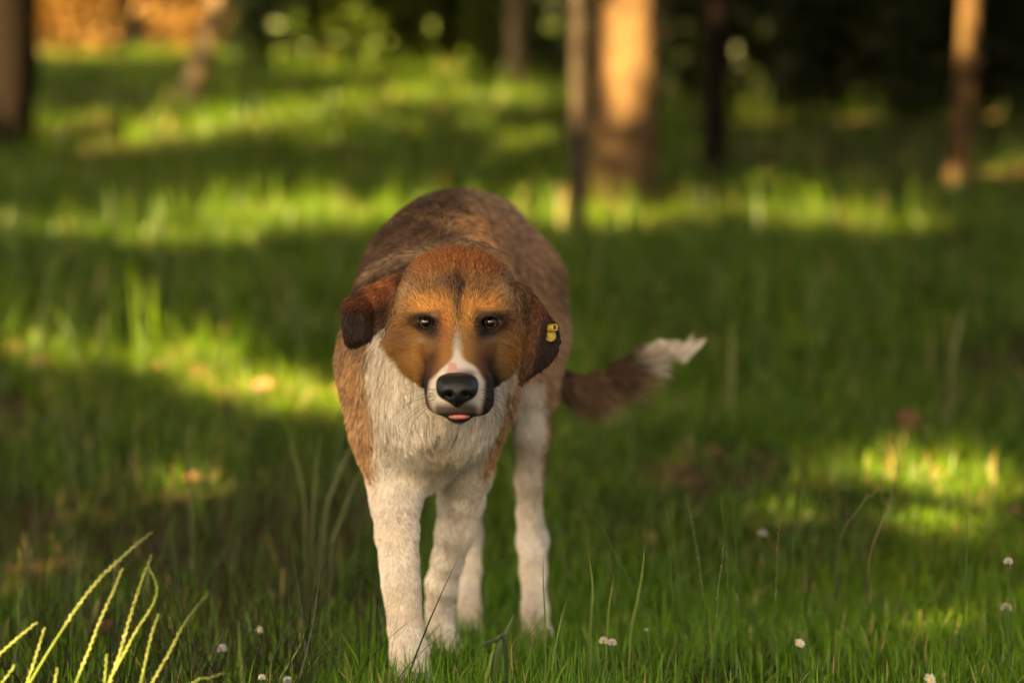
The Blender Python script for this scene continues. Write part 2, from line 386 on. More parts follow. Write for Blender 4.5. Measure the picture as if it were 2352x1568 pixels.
DK1, DK2 = (.016, .026, .006), (.035, .05, .012)
GR1, GR2 = (.035, .065, .008), (.08, .12, .015)
OR1, OR2 = (.17, .085, .02), (.27, .15, .035)
GW = 'shrubs along the edge of the woods'
for i, (px, Y, w, h) in enumerate([(140, 26.5, 1.3, 2.6), (300, 26.2, 1.2, 2.5), (440, 26.6, 1.1, 2.5)]):
    lab = ['leftmost orange leaved bush in the sunlit hedge beside the black trunk', 'middle orange leaved bush of the sunlit hedge, between two neighbours', 'orange leaved bush of the hedge just behind the slanting trunk'][i]
    shrub('hedge_bush', px, 100, Y, w, h,   .9, 6000, OR1, OR2, lab, 'orange bushes of the far hedge', 300 + i, .085, .55)
for i, (px, Y, w, h, c1, c2, lab) in enumerate([
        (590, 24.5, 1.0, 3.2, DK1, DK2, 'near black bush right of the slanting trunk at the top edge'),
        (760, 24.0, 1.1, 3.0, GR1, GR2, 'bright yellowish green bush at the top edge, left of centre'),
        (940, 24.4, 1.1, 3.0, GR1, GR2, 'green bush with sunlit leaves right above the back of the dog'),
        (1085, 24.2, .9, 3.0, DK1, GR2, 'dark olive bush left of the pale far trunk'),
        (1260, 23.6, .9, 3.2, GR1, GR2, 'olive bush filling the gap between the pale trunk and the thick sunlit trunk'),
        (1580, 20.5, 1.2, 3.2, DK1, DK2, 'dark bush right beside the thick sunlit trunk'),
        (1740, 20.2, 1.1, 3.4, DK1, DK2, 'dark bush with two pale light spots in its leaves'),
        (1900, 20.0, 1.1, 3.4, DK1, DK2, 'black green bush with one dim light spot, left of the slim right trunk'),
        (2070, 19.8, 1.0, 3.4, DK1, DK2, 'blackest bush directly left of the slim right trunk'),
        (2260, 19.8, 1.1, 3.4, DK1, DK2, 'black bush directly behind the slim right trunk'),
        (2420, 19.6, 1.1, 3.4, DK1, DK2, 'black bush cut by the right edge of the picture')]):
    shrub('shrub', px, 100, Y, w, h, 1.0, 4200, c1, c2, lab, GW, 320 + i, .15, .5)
def far_woods():
    r = np.random.default_rng(5); n = 26000
    x = r.uniform(-16, 18, n); y = 30 + r.uniform(0, 3, n) + 0 * x; z = r.uniform(0, 9, n)
    P = np.stack([x, y, ground_h(x, y) + z], -1)
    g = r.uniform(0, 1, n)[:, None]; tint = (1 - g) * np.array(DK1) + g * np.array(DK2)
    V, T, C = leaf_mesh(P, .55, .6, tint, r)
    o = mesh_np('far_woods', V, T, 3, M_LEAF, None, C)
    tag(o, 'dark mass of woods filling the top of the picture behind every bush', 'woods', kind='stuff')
far_woods()

#@@GRASS
# ------------------------------------------------------------------ grass
def blades(R, h, w, az, lean, curl, tint, seg, tipc=None):
    """grass blades as one array: R roots, h length, w width, az direction of lean"""
    n = len(R); t = np.linspace(0, 1, seg + 1)
    ang = lean[:, None] + curl[:, None] * t[None]              # angle from vertical
    ds = h[:, None] / seg
    dx = np.concatenate([np.zeros((n, 1)), np.cumsum(np.sin(ang[:, :-1]) * ds, 1)], 1)
    dz = np.concatenate([np.zeros((n, 1)), np.cumsum(np.cos(ang[:, :-1]) * ds, 1)], 1)
    C = R[:, None] + np.stack([dx * np.cos(az)[:, None], dx * np.sin(az)[:, None], dz], -1)
    face = az + np.pi / 2 + rng.normal(0, .5, n)
    side = np.stack([np.cos(face), np.sin(face), 0 * az], -1)[:, None]
    prof = (1 - t ** 2.2) * np.minimum(1, .65 + t * 1.2)
    hw = (w[:, None] * prof)[..., None] * .5
    L, Rr = C[:, :-1] + side * hw[:, :-1], C[:, :-1] - side * hw[:, :-1]
    V = np.concatenate([np.stack([L, Rr], 2).reshape(n, -1, 3), C[:, -1:]], 1)   # 2*seg+1 verts
    m = 2 * seg + 1
    f = []
    for s in range(seg - 1):
        a = 2 * s; f += [[a, a + 1, a + 3], [a, a + 3, a + 2]]
    f.append([2 * seg - 2, 2 * seg - 1, 2 * seg])
    T = (np.arange(n)[:, None, None] * m + np.array(f)[None]).reshape(-1)
    tt = np.concatenate([np.repeat(t[:-1], 2), [1]])
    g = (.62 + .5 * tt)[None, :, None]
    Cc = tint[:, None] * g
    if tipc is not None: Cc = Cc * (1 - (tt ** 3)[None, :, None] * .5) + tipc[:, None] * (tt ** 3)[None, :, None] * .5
    return V.reshape(-1, 3), T, Cc.reshape(-1, 3)

def grass_tint(P, n):
    g = rng.uniform(0, 1, n)[:, None]; k = vnoise(P, 1.3, 3)[:, None]
    c = (1 - g) * np.array([.031, .092, .005]) + g * np.array([.066, .160, .009])
    c = c * (1 - .35 * k) + .35 * k * np.array([.12, .18, .012])
    dry = rng.uniform(0, 1, n) < .04
    c[dry] = np.array([.30, .24, .11]) * rng.uniform(.6, 1.2, (dry.sum(), 1))
    return c

def bare(P):
    """0 on open soil, 1 where the sward is thick"""
    x, y = P[:, 0], P[:, 1]
    q = P * [1, .6, 0]
    n = vnoise(q, 2.2, 9) * .65 + vnoise(q, 6, 4) * .35
    left = sstep(-.12, -.34, x) * sstep(2.8, 3.1, y) * sstep(6.3, 5.2, y)
    mid = sstep(.22, .34, x) * sstep(.75, .62, x) * sstep(5.35, 5.6, y) * sstep(6.25, 6.0, y)
    d = sstep(.22, .45, n)
    wood = sstep(.055, .085, x / y + .02 * (n - .5)) * sstep(12.9, 14.2, y + 1.2 * (n - .5))
    return np.clip((d * (1 - .9 * left) * (1 - .8 * mid) + .06) * (1 - .7 * wood), 0, 1)

def scatter(n, y0, y1, margin, power=1.0):
    y = y0 + (y1 - y0) * rng.uniform(0, 1, n) ** power
    x = rng.uniform(-1, 1, n) * (.213 * y + margin)
    return np.stack([x, y, ground_h(x, y)], -1)

def build_grass():
    VV, TT, CC, off = [], [], [], 0
    def add(v, t, c):
        nonlocal off
        VV.append(v); TT.append(t + off); CC.append(c); off += len(v)
    def field(n, y0, y1, margin, h0, h1, w0, w1, seg, power=1.0, lean=.55, keep=True, tint=None, bright=1.0, xmax=9, side=0, tipm=(2.9, 1.7, .8)):
        P = scatter(n, y0, y1, margin, power); P = P[P[:, 0] < xmax * np.maximum(P[:, 1] / 3.5, 1)]
        if side: P = P[(P[:, 0] * side > .213 * P[:, 1] + .2)]
        if keep: P = P[rng.uniform(0, 1, len(P)) < bare(P)]
        m = len(P); hs = (.7 + .6 * vnoise(P, 1.7, 6)) * rng.uniform(h0, h1, m) 
        c = (grass_tint(P, m) if tint is None else tint(m)) * bright * rng.uniform(.7, 1.35, (m, 1))
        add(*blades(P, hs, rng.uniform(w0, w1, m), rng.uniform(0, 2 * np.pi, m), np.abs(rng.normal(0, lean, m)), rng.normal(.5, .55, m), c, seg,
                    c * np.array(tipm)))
    # short sward in front, the sharp part
    field(100000, 2.4, 4.6, .22, .024, .092, .0015, .0040, 4, lean=.95, bright=1.55, tipm=(2.0, 1.6, .8))
    field(4500, 2.4, 4.6, .3, .06, .115, .002, .004, 5, lean=.6, bright=1.5, tipm=(2.0, 1.6, .8))
    field(14000, 2.4, 4.2, .3, .015, .05, .003, .006, 2, lean=1.1, tint=lambda m: rng.uniform(.5, 1.2, (m, 1)) * np.array([.040, .075, .012]))   # clover-like ground leaves
    field(5000, 2.4, 4.4, .3, .02, .06, .001, .0022, 3, lean=1.2, keep=False, tint=lambda m: rng.uniform(.4, 1.1, (m, 1)) * np.array([.24, .17, .09]))  # dead thatch
    field(2600, 3.1, 6.2, .2, .12, .26, .0016, .0036, 5, lean=.45, keep=False, xmax=-.15, tint=lambda m: rng.uniform(.5, 1.1, (m, 1)) * np.array([.04, .065, .014]))
    field(70000, 4.4, 8, .8, .04, .11, .003, .006, 3)
    field(70000, 7.5, 15, 1.5, .06, .15, .005, .010, 3, bright=.9)
    # beside the picture, coarser
    for sg in (-1, 1):
        field(16000, 2.2, 8, 1.6, .03, .10, .003, .007, 2, lean=.8, bright=1.3, side=sg)
        field(15000, 7.5, 27, 8, .08, .18, .010, .022, 2, lean=.7, side=sg)
    field(60000, 14, 27, 3, .09, .20, .012, .022, 2)
    field(15000, 7, 24, 2.5, .18, .34, .006, .012, 3, lean=.3)
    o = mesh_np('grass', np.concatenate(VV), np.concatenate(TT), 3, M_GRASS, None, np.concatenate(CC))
    tag(o, 'green grass growing all over the shaded clearing', 'grass', kind='stuff')
build_grass()
#@@DOG
# ------------------------------------------------------------------ the dog
def smin(a, b, k):
    h = np.maximum(k - np.abs(a - b), 0) / k
    return np.minimum(a, b) - h * h * k * .25
def smax(a, b, k): return -smin(-a, -b, k)

class Cone:
    """rounded cone between two measured points (px, py, depth, radius in px)"""
    def __init__(s, p, q, k=.03, grp='trunk'):
        s.a = W(p[0], p[1], p[2]); s.b = W(q[0], q[1], q[2]); s.ra = PXR(p[3], p[2]); s.rb = PXR(q[3], q[2]); s.k = k; s.grp = grp
        s.lo = np.minimum(s.a - s.ra, s.b - s.rb); s.hi = np.maximum(s.a + s.ra, s.b + s.rb)
    def d(s, X, Y, Z):
        ab = s.b - s.a; l2 = ab @ ab + 1e-12
        px, py, pz = X - s.a[0], Y - s.a[1], Z - s.a[2]
        t = np.clip((px * ab[0] + py * ab[1] + pz * ab[2]) / l2, 0, 1)
        return np.sqrt((px - t * ab[0]) ** 2 + (py - t * ab[1]) ** 2 + (pz - t * ab[2]) ** 2) - (s.ra + (s.rb - s.ra) * t)
class Ell:
    def __init__(s, c, r, k=.03, grp='head', e=2.0):
        s.c = W(c[0], c[1], c[2]); s.r = np.array([PXR(r[0], c[2]), r[2], PXR(r[1], c[2])]); s.k = k; s.grp = grp; s.e = e
        s.lo = s.c - s.r; s.hi = s.c + s.r
    def d(s, X, Y, Z):
        e = s.e
        q = (np.abs((X - s.c[0]) / s.r[0]) ** e + np.abs((Y - s.c[1]) / s.r[1]) ** e + np.abs((Z - s.c[2]) / s.r[2]) ** e) ** (1 / e)
        return (q - 1) * s.r.min()
class Trunk:
    grp = 'trunk'; k = .02
    ST = [(3.395, 985, 790, 960, 40), (3.42, 984, 740, 1015, 105), (3.47, 982, 690, 1018, 152), (3.55, 980, 600, 1018, 184), (3.70, 1000, 474, 1025, 180), (3.85, 1026, 446, 1040, 164),
          (4.0, 1060, 440, 1000, 160), (4.15, 1094, 450, 950, 158), (4.27, 1118, 500, 890, 128), (4.33, 1130, 570, 800, 84), (4.36, 1140, 640, 720, 30)]
    def __init__(s):
        st = np.array(s.ST); s.Y = st[:, 0]
        t = W(st[:, 1], st[:, 2], s.Y); b = W(st[:, 1], st[:, 3], s.Y)
        s.cx = t[:, 0]; s.cz = (t[:, 2] + b[:, 2]) / 2; s.b = (t[:, 2] - b[:, 2]) / 2; s.a = st[:, 4] * s.Y / F
        s.lo = np.array([(s.cx - s.a).min(), s.Y[0], (s.cz - s.b).min()]); s.hi = np.array([(s.cx + s.a).max(), s.Y[-1], (s.cz + s.b).max()])
    def d(s, X, Y, Z):
        cx, cz, a, b = (np.interp(Y, s.Y, v) for v in (s.cx, s.cz, s.a, s.b))
        e = 2.2
        q = (np.abs((X - cx) / a) ** e + np.abs((Z - cz) / b) ** e + 1e-9) ** (1 / e)
        d = (q - 1) * np.minimum(a, b)
        return np.maximum(d, np.maximum(s.Y[0] - Y, Y - s.Y[-1]))
class Sheet:
    """an ear flap: outline drawn in front elevation, its own bent depth and a pillow thickness"""
    k = .008
    def __init__(s, poly, Y0, depth, th, grp):
        s.poly = np.array(poly, float); s.Y0 = Y0; s.depth = depth; s.th = th; s.grp = grp
        c = W(s.poly[:, 0], s.poly[:, 1], Y0); s.p = c[:, [0, 2]]
        s.lo = np.array([s.p[:, 0].min() - .01, Y0 - .07, s.p[:, 1].min() - .01]); s.hi = np.array([s.p[:, 0].max() + .01, Y0 + .09, s.p[:, 1].max() + .01])
    def d2(s, X, Z):
        p = s.p; n = len(p); d = np.full(np.broadcast(X, Z).shape, 1e9); ins = np.zeros(d.shape, bool)
        for i in range(n):
            a, b = p[i], p[(i + 1) % n]; e = b - a
            wx, wz = X - a[0], Z - a[1]
            t = np.clip((wx * e[0] + wz * e[1]) / (e @ e), 0, 1)
            d = np.minimum(d, (wx - t * e[0]) ** 2 + (wz - t * e[1]) ** 2)
            c = ((a[1] > Z) != (b[1] > Z)) & (X < (b[0] - a[0]) * (Z - a[1]) / (b[1] - a[1] + 1e-12) + a[0])
            ins ^= c
        return np.where(ins, -1, 1) * np.sqrt(d)
    def d(s, X, Y, Z):
        d2 = s.d2(X, Z)
        P = np.stack(np.broadcast_arrays(X, s.Y0 + 0 * X, Z), -1)
        u, v = planar(P, s.Y0)
        yc = s.depth(u, v)
        th = s.th * np.sqrt(np.clip(-d2 / .012, .10, 1))
        return smax(d2 + .002, (np.abs(Y - yc) - th) * .75, .006)

EYES = [(978, 741), (1127, 741)]
def ear_l_depth(u, v):
    t = np.clip((905 - u) / 100, 0, 1.3)
    y = 3.262 + .030 * t
    flap = sstep(862, 835, u) * sstep(672, 712, v)
    y = y - .034 * flap - .016 * np.exp(-((u - 872) / 22) ** 2) * sstep(640, 680, v)
    y = y - .012 * np.exp(-(((u - 812) / 28) ** 2 + ((v - 760) / 40) ** 2))
    return y
def ear_r_depth(u, v):
    t = np.clip((u - 1195) / 100, -.1, 1.2)
    y = 3.252 + .032 * t - .024 * np.exp(-((u - (1238 - (v - 740) * .18)) / 22) ** 2)
    return y + .012 * np.exp(-((u - 1205) / 10) ** 2) * sstep(690, 740, v)

def dog_prims():
    L = [Trunk()]
    A = lambda *a, **k: L.append(Cone(*a, **k))
    # neck and throat
    A((1005, 640, 3.64, 128), (1040, 712, 3.40, 118), .05, 'neck')
    A((985, 705, 3.56, 132), (1040, 770, 3.42, 100), .05, 'neck')
    A((1000, 850, 3.47, 115), (1050, 820, 3.36, 70), .05, 'neck')
    A((985, 930, 3.44, 95), (1060, 985, 3.47, 62), .05, 'chest')
    # shoulders and forelegs
    A((868, 840, 3.60, 82), (885, 1000, 3.56, 60), .05, 'chest')
    A((885, 1000, 3.54, 62), (906, 1100, 3.55, 60), .04, 'foreleg')
    leg1 = [(906, 1090, 3.56, 60), (909, 1155, 3.54, 54), (912, 1225, 3.51, 46), (917, 1290, 3.49, 41), (921, 1340, 3.475, 39.5), (926, 1385, 3.475, 36.5), (931, 1440, 3.47, 36), (940, 1500, 3.45, 40), (945, 1552, 3.43, 46)]
    for a, b in zip(leg1, leg1[1:]): A(a, b, .014, 'foreleg')
    for dx, dy in ((-38, 0), (-14, 3), (12, 3), (36, 0)): A((944 + dx * .8, 1555, 3.43, 17), (945 + dx, 1580, 3.395 + abs(dx) * .0004, 16), .008, 'paw')
    A((1085, 910, 3.58, 78), (1074, 1080, 3.63, 54), .07, 'chest')
    A((985, 1000, 3.50, 60), (992, 1075, 3.56, 20), .06, 'chest')
    leg2 = [(1072, 1070, 3.62, 56), (1059, 1151, 3.66, 50), (1045, 1225, 3.67, 42), (1029, 1285, 3.68, 34), (1015, 1340, 3.70, 34), (1010, 1390, 3.72, 28), (1009, 1430, 3.73, 29), (1014, 1470, 3.72, 36)]
    for a, b in zip(leg2, leg2[1:]): A(a, b, .014, 'foreleg')
    for dx in (-30, -10, 11, 31): A((1016 + dx * .8, 1470, 3.72, 15), (1018 + dx, 1500, 3.68, 14), .008, 'paw')
    # hind legs
    A((1190, 730, 4.12, 92), (1226, 900, 3.97, 52), .06, 'thigh')
    A((1205, 640, 4.08, 82), (1235, 760, 4.05, 52), .06, 'thigh')
    hl = [(1226, 900, 3.97, 44), (1222, 1000, 3.96, 38), (1217, 1100, 3.99, 32), (1216, 1180, 4.02, 27), (1223, 1240, 4.03, 34), (1225, 1310, 3.99, 28), (1229, 1400, 3.95, 28), (1231, 1450, 3.91, 35)]
    for a, b in zip(hl, hl[1:]): A(a, b, .013, 'hindleg')
    for dx in (-28, -10, 10, 28): A((1231 + dx * .8, 1448, 3.91, 14), (1231 + dx, 1474, 3.87, 13), .008, 'paw')
    A((1050, 800, 4.12, 85), (1050, 960, 3.97, 55), .05, 'thigh')
    hl = [(1050, 960, 3.97, 52), (1066, 1100, 4.02, 36), (1080, 1225, 4.10, 27), (1078, 1310, 4.06, 25), (1078, 1400, 4.02, 25), (1077, 1440, 3.99, 29)]
    for a, b in zip(hl, hl[1:]): A(a, b, .013, 'hindleg')
    for dx in (-24, -8, 8, 24): A((1077 + dx * .8, 1438, 3.99, 13), (1077 + dx, 1458, 3.95, 12), .008, 'paw')
    # tail
    tl = [(1215, 800, 4.30, 34), (1262, 862, 4.31, 27), (1315, 884, 4.30, 21), (1370, 879, 4.28, 19), (1425, 852, 4.26, 18), (1475, 822, 4.24, 17), (1512, 802, 4.23, 13), (1542, 797, 4.22, 8), (1568, 806, 4.22, 3.5)]
    for a, b in zip(tl, tl[1:]): A(a, b, .02, 'tail')
    # head
    E_ = lambda *a, **k: L.append(Ell(*a, **k))
    E_((1050, 702, 3.285), (145, 134, .105), .03, 'head', 2.0)
    A((960, 768, 3.265, 64), (974, 820, 3.25, 50), .03, 'head'); A((1137, 768, 3.265, 64), (1124, 822, 3.25, 52), .03, 'head')
    A((1050, 760, 3.225, 68), (1050, 800, 3.185, 66), .03, 'head')
    A((1050, 800, 3.19, 64), (1051, 885, 3.135, 57), .03, 'muzzle')
    A((1013, 885, 3.145, 38), (1013, 918, 3.135, 35), .018, 'muzzle'); A((1096, 885, 3.145, 38), (1098, 918, 3.135, 37), .018, 'muzzle')
    A((1035, 925, 3.118, 22), (1069, 925, 3.118, 22), .014, 'muzzle')
    A((1042, 942, 3.142, 18), (1068, 942, 3.142, 18), .012, 'chin'); A((1054, 950, 3.143, 20), (1054, 925, 3.20, 38), .012, 'chin')
    A((1010, 850, 3.24, 46), (1092, 850, 3.24, 46), .03, 'head')
    A((972, 703, 3.215, 33), (1000, 700, 3.208, 34), .03, 'head'); A((1130, 703, 3.215, 33), (1102, 700, 3.208, 34), .03, 'head')
    L.append(Sheet([(925, 622), (885, 634), (850, 650), (815, 668), (788, 682), (777, 700), (779, 740), (785, 788), (799, 802), (825, 800), (850, 785), (870, 764), (893, 748), (925, 745)], 3.25, ear_l_depth, .0075, 'ear'))
    L.append(Sheet([(1180, 632), (1215, 655), (1240, 684), (1263, 716), (1286, 746), (1294, 780), (1287, 815), (1266, 842), (1236, 858), (1215, 872), (1199, 889), (1191, 880), (1189, 855), (1196, 825), (1203, 790), (1196, 750), (1180, 720)], 3.25, ear_r_depth, .0075, 'ear'))
    return L
PR = dog_prims()

def eval_groups(P):
    """distance to every body region, at points"""
    D = {}
    for p in PR:
        d = p.d(P[:, 0], P[:, 1], P[:, 2])
        D[p.grp] = np.minimum(D[p.grp], d) if p.grp in D else d
    return D

def nets(D, xs, ys, zs):
    """smooth surface (quads) of the zero level of D"""
    s = D < 0
    c = s[:-1, :-1, :-1]
    any_ = c.copy(); all_ = c.copy()
    for i in (0, 1):
        for j in (0, 1):
            for k in (0, 1):
                q = s[i:s.shape[0] - 1 + i, j:s.shape[1] - 1 + j, k:s.shape[2] - 1 + k]
                any_ |= q; all_ &= q
    act = any_ & ~all_
    I, J, K = np.nonzero(act)
    idx = np.full(act.shape, -1, np.int32); idx[I, J, K] = np.arange(len(I))
    acc = np.zeros((len(I), 3)); cnt = np.zeros(len(I))
    cor = [(i, j, k) for i in (0, 1) for j in (0, 1) for k in (0, 1)]
    for a in range(8):
        for b in range(a + 1, 8):
            A_, B_ = np.array(cor[a]), np.array(cor[b])
            if np.abs(A_ - B_).sum() != 1: continue
            da = D[I + A_[0], J + A_[1], K + A_[2]]; db = D[I + B_[0], J + B_[1], K + B_[2]]
            m = (da < 0) != (db < 0)
            t = np.where(m, da / np.where(m, da - db, 1), 0)[:, None]
            acc += m[:, None] * (A_ + t * (B_ - A_)); cnt += m
    G = acc / cnt[:, None] + np.stack([I, J, K], 1)
    V = np.stack([np.interp(G[:, a], np.arange(len(x)), x) for a, x in enumerate((xs, ys, zs))], 1)
    Q = []
    for ax in range(3):
        sl = [slice(None)] * 3; sl2 = [slice(None)] * 3; sl[ax] = slice(0, -1); sl2[ax] = slice(1, None)
        sA = s[tuple(sl)]; sB = s[tuple(sl2)]
        e = np.array(np.nonzero(sA != sB)).T
        o1, o2 = [(1, 2), (2, 0), (0, 1)][ax]
        ok = (e[:, o1] > 0) & (e[:, o2] > 0) & (e[:, o1] < D.shape[o1] - 1) & (e[:, o2] < D.shape[o2] - 1); e = e[ok]
        def at(d1, d2):
            f = e.copy(); f[:, o1] -= d1; f[:, o2] -= d2; return idx[f[:, 0], f[:, 1], f[:, 2]]
        q = np.stack([at(1, 1), at(0, 1), at(0, 0), at(1, 0)], 1)
        flip = ~sA[e[:, 0], e[:, 1], e[:, 2]]
        q[flip] = q[flip][:, ::-1]
        Q.append(q)
    return V, np.concatenate(Q)

def axis3(segs):
    out = []
    for lo, hi, st in segs: out.append(np.linspace(lo, hi, max(2, int(round((hi - lo) / st))), endpoint=False))
    out.append([segs[-1][1]]); return np.concatenate(out)

def surf_y(u, v, y0=3.0, y1=3.5):
    """depth at which a sight line at (u,v) enters the dog"""
    Y = np.linspace(y0, y1, 700); P = W(u, v, Y); d = None
    for p in PR:
        q = p.d(P[:, 0], P[:, 1], P[:, 2]); d = q if d is None else smin(d, q, p.k)
    return Y[np.argmax(d < 0)]

def add_eyelids():
    for sgn, (u, v) in zip((-1, 1), EYES):
        ys = surf_y(u, v); EYE_Y.append(ys)
        ox = sgn
        up = [(-23, 3), (-13, -7), (0, -12), (13, -8), (23, 2)]; dn = [(-23, 4), (-14, 12), (0, 15), (13, 12), (23, 3)]
        for a, b in zip(up, up[1:]): PR.append(Cone((u + a[0], v + a[1] - 2, ys - .0015 + abs(a[0]) * .0001, 5.5), (u + b[0], v + b[1] - 2, ys - .0015 + abs(b[0]) * .0001, 5.5), .006, 'lid'))
        for a, b in zip(dn, dn[1:]): PR.append(Cone((u + a[0], v + a[1] + 2, ys - .0005 + abs(a[0]) * .0001, 5), (u + b[0], v + b[1] + 2, ys - .0005 + abs(b[0]) * .0001, 5), .006, 'lid'))
EYE_Y = []
add_eyelids()

def build_body():
    zg = [(-.03, .40, .0052), (.40, .70, .0022), (.70, .82, .005)]
    xg = [(-.32, -.245, .004), (-.245, .09, .0022), (.09, .36, .005)]
    yg = [(3.06, 3.34, .0024), (3.34, 3.6, .0045), (3.6, 4.40, .0062)]
    xs, ys, zs = axis3(xg), axis3(yg), axis3(zg)
    D = np.full((len(xs), len(ys), len(zs)), .5, np.float32)
    def rng_(p, m):
        o = []
        for a, x in enumerate((xs, ys, zs)):
            i0 = max(0, np.searchsorted(x, p.lo[a] - m) - 1); i1 = min(len(x), np.searchsorted(x, p.hi[a] + m) + 1); o.append(slice(i0, i1))
        return tuple(o)
    for p in PR:
        sl = rng_(p, p.k + .02)
        d = p.d(xs[sl[0]][:, None, None], ys[sl[1]][None, :, None], zs[sl[2]][None, None, :])
        D[sl] = smin(D[sl], d.astype(np.float32), p.k)
    # almond openings for the eyes, and the line of the mouth
    for (u, v), yy in zip(EYES, EYE_Y):
        c = W(u, v, yy); s = yy / F
        ix = slice(*np.searchsorted(xs, [c[0] - .03, c[0] + .03])); iy = slice(*np.searchsorted(ys, [yy - .04, yy + .012])); iz = slice(*np.searchsorted(zs, [c[2] - .03, c[2] + .03]))
        X = (xs[ix][:, None, None] - c[0]) / s; Z = (zs[iz][None, None, :] - c[2]) / s
        R = 26.0; off = 13.2
        al = np.maximum(np.sqrt(X ** 2 + (Z - off) ** 2), np.sqrt(X ** 2 + (Z + off) ** 2)) - R
        al = np.broadcast_to(al * s, D[ix, iy, iz].shape)
        D[ix, iy, iz] = smax(D[ix, iy, iz], -al.astype(np.float32), .002)
    for a, b in (((1006, 949, 3.10, 3.2), (1054, 951, 3.096, 4)), ((1054, 951, 3.096, 4), (1102, 948, 3.10, 3.2)), ((1051, 915, 3.088, 2.2), (1052, 948, 3.09, 2.2))):
        p = Cone(a, b); sl = rng_(p, .02)
        # open the groove from the surface inwards
        dd = np.minimum.reduce([Cone((a[0], a[1], a[2] + o, a[3]), (b[0], b[1], b[2] + o, b[3])).d(xs[sl[0]][:, None, None], ys[sl[1]][None, :, None], zs[sl[2]][None, None, :]) for o in (-.01, 0, .006)])
        D[sl] = smax(D[sl], -dd.astype(np.float32), .004)
    return nets(D, xs, ys, zs)

BV, BQ = build_body()
# keep the one connected surface, relax it slightly
def relax(V, Q, it, lam=.5):
    E = np.concatenate([Q[:, [0, 1]], Q[:, [1, 2]], Q[:, [2, 3]], Q[:, [3, 0]]])
    for _ in range(it):
        s = np.zeros_like(V); n = np.zeros(len(V))
        for a, b in ((0, 1), (1, 0)):
            for c in range(3): s[:, c] += np.bincount(E[:, a], V[E[:, b], c], len(V))
            n += np.bincount(E[:, a], minlength=len(V))
        V = V + lam * (s / np.maximum(n, 1)[:, None] - V)
    return V
BV = relax(BV, BQ, 2, .4)

def face_normals(V, Q):
    n = np.cross(V[Q[:, 2]] - V[Q[:, 0]], V[Q[:, 3]] - V[Q[:, 1]]); a = np.linalg.norm(n, axis=1)
    return n / np.maximum(a, 1e-12)[:, None], a * .5
def vert_normals(V, Q):
    n = np.cross(V[Q[:, 2]] - V[Q[:, 0]], V[Q[:, 3]] - V[Q[:, 1]]); N = np.zeros_like(V)
    for k in range(4):
        for c in range(3): N[:, c] += np.bincount(Q[:, k], n[:, c], len(V))
    return N / np.maximum(np.linalg.norm(N, axis=1), 1e-12)[:, None]
BN = vert_normals(BV, BQ)

# ---- coat: colour, length and lie of the hair as a function of the place on the body
WHITE = np.array([.78, .70, .56]); CREAM = np.array([.60, .47, .31]); TAN = np.array([.40, .235, .11]); GOLD = np.array([.42, .19, .045]); RUST = np.array([.26, .085, .022])
BROWN = np.array([.105, .045, .018]); DARK = np.array([.042, .022, .012]); BLACK = np.array([.010, .008, .007]); GREY = np.array([.16, .14, .125])
def mixc(c, d, t): return c * (1 - t[:, None]) + np.asarray(d) * t[:, None]

def regions(P):
    D = eval_groups(P); keys = list(D)
    M = np.stack([D[k] for k in keys], 1); M = np.exp(-(M - M.min(1)[:, None]) / .007); M /= M.sum(1)[:, None]
    return {k: M[:, i] for i, k in enumerate(keys)}, D

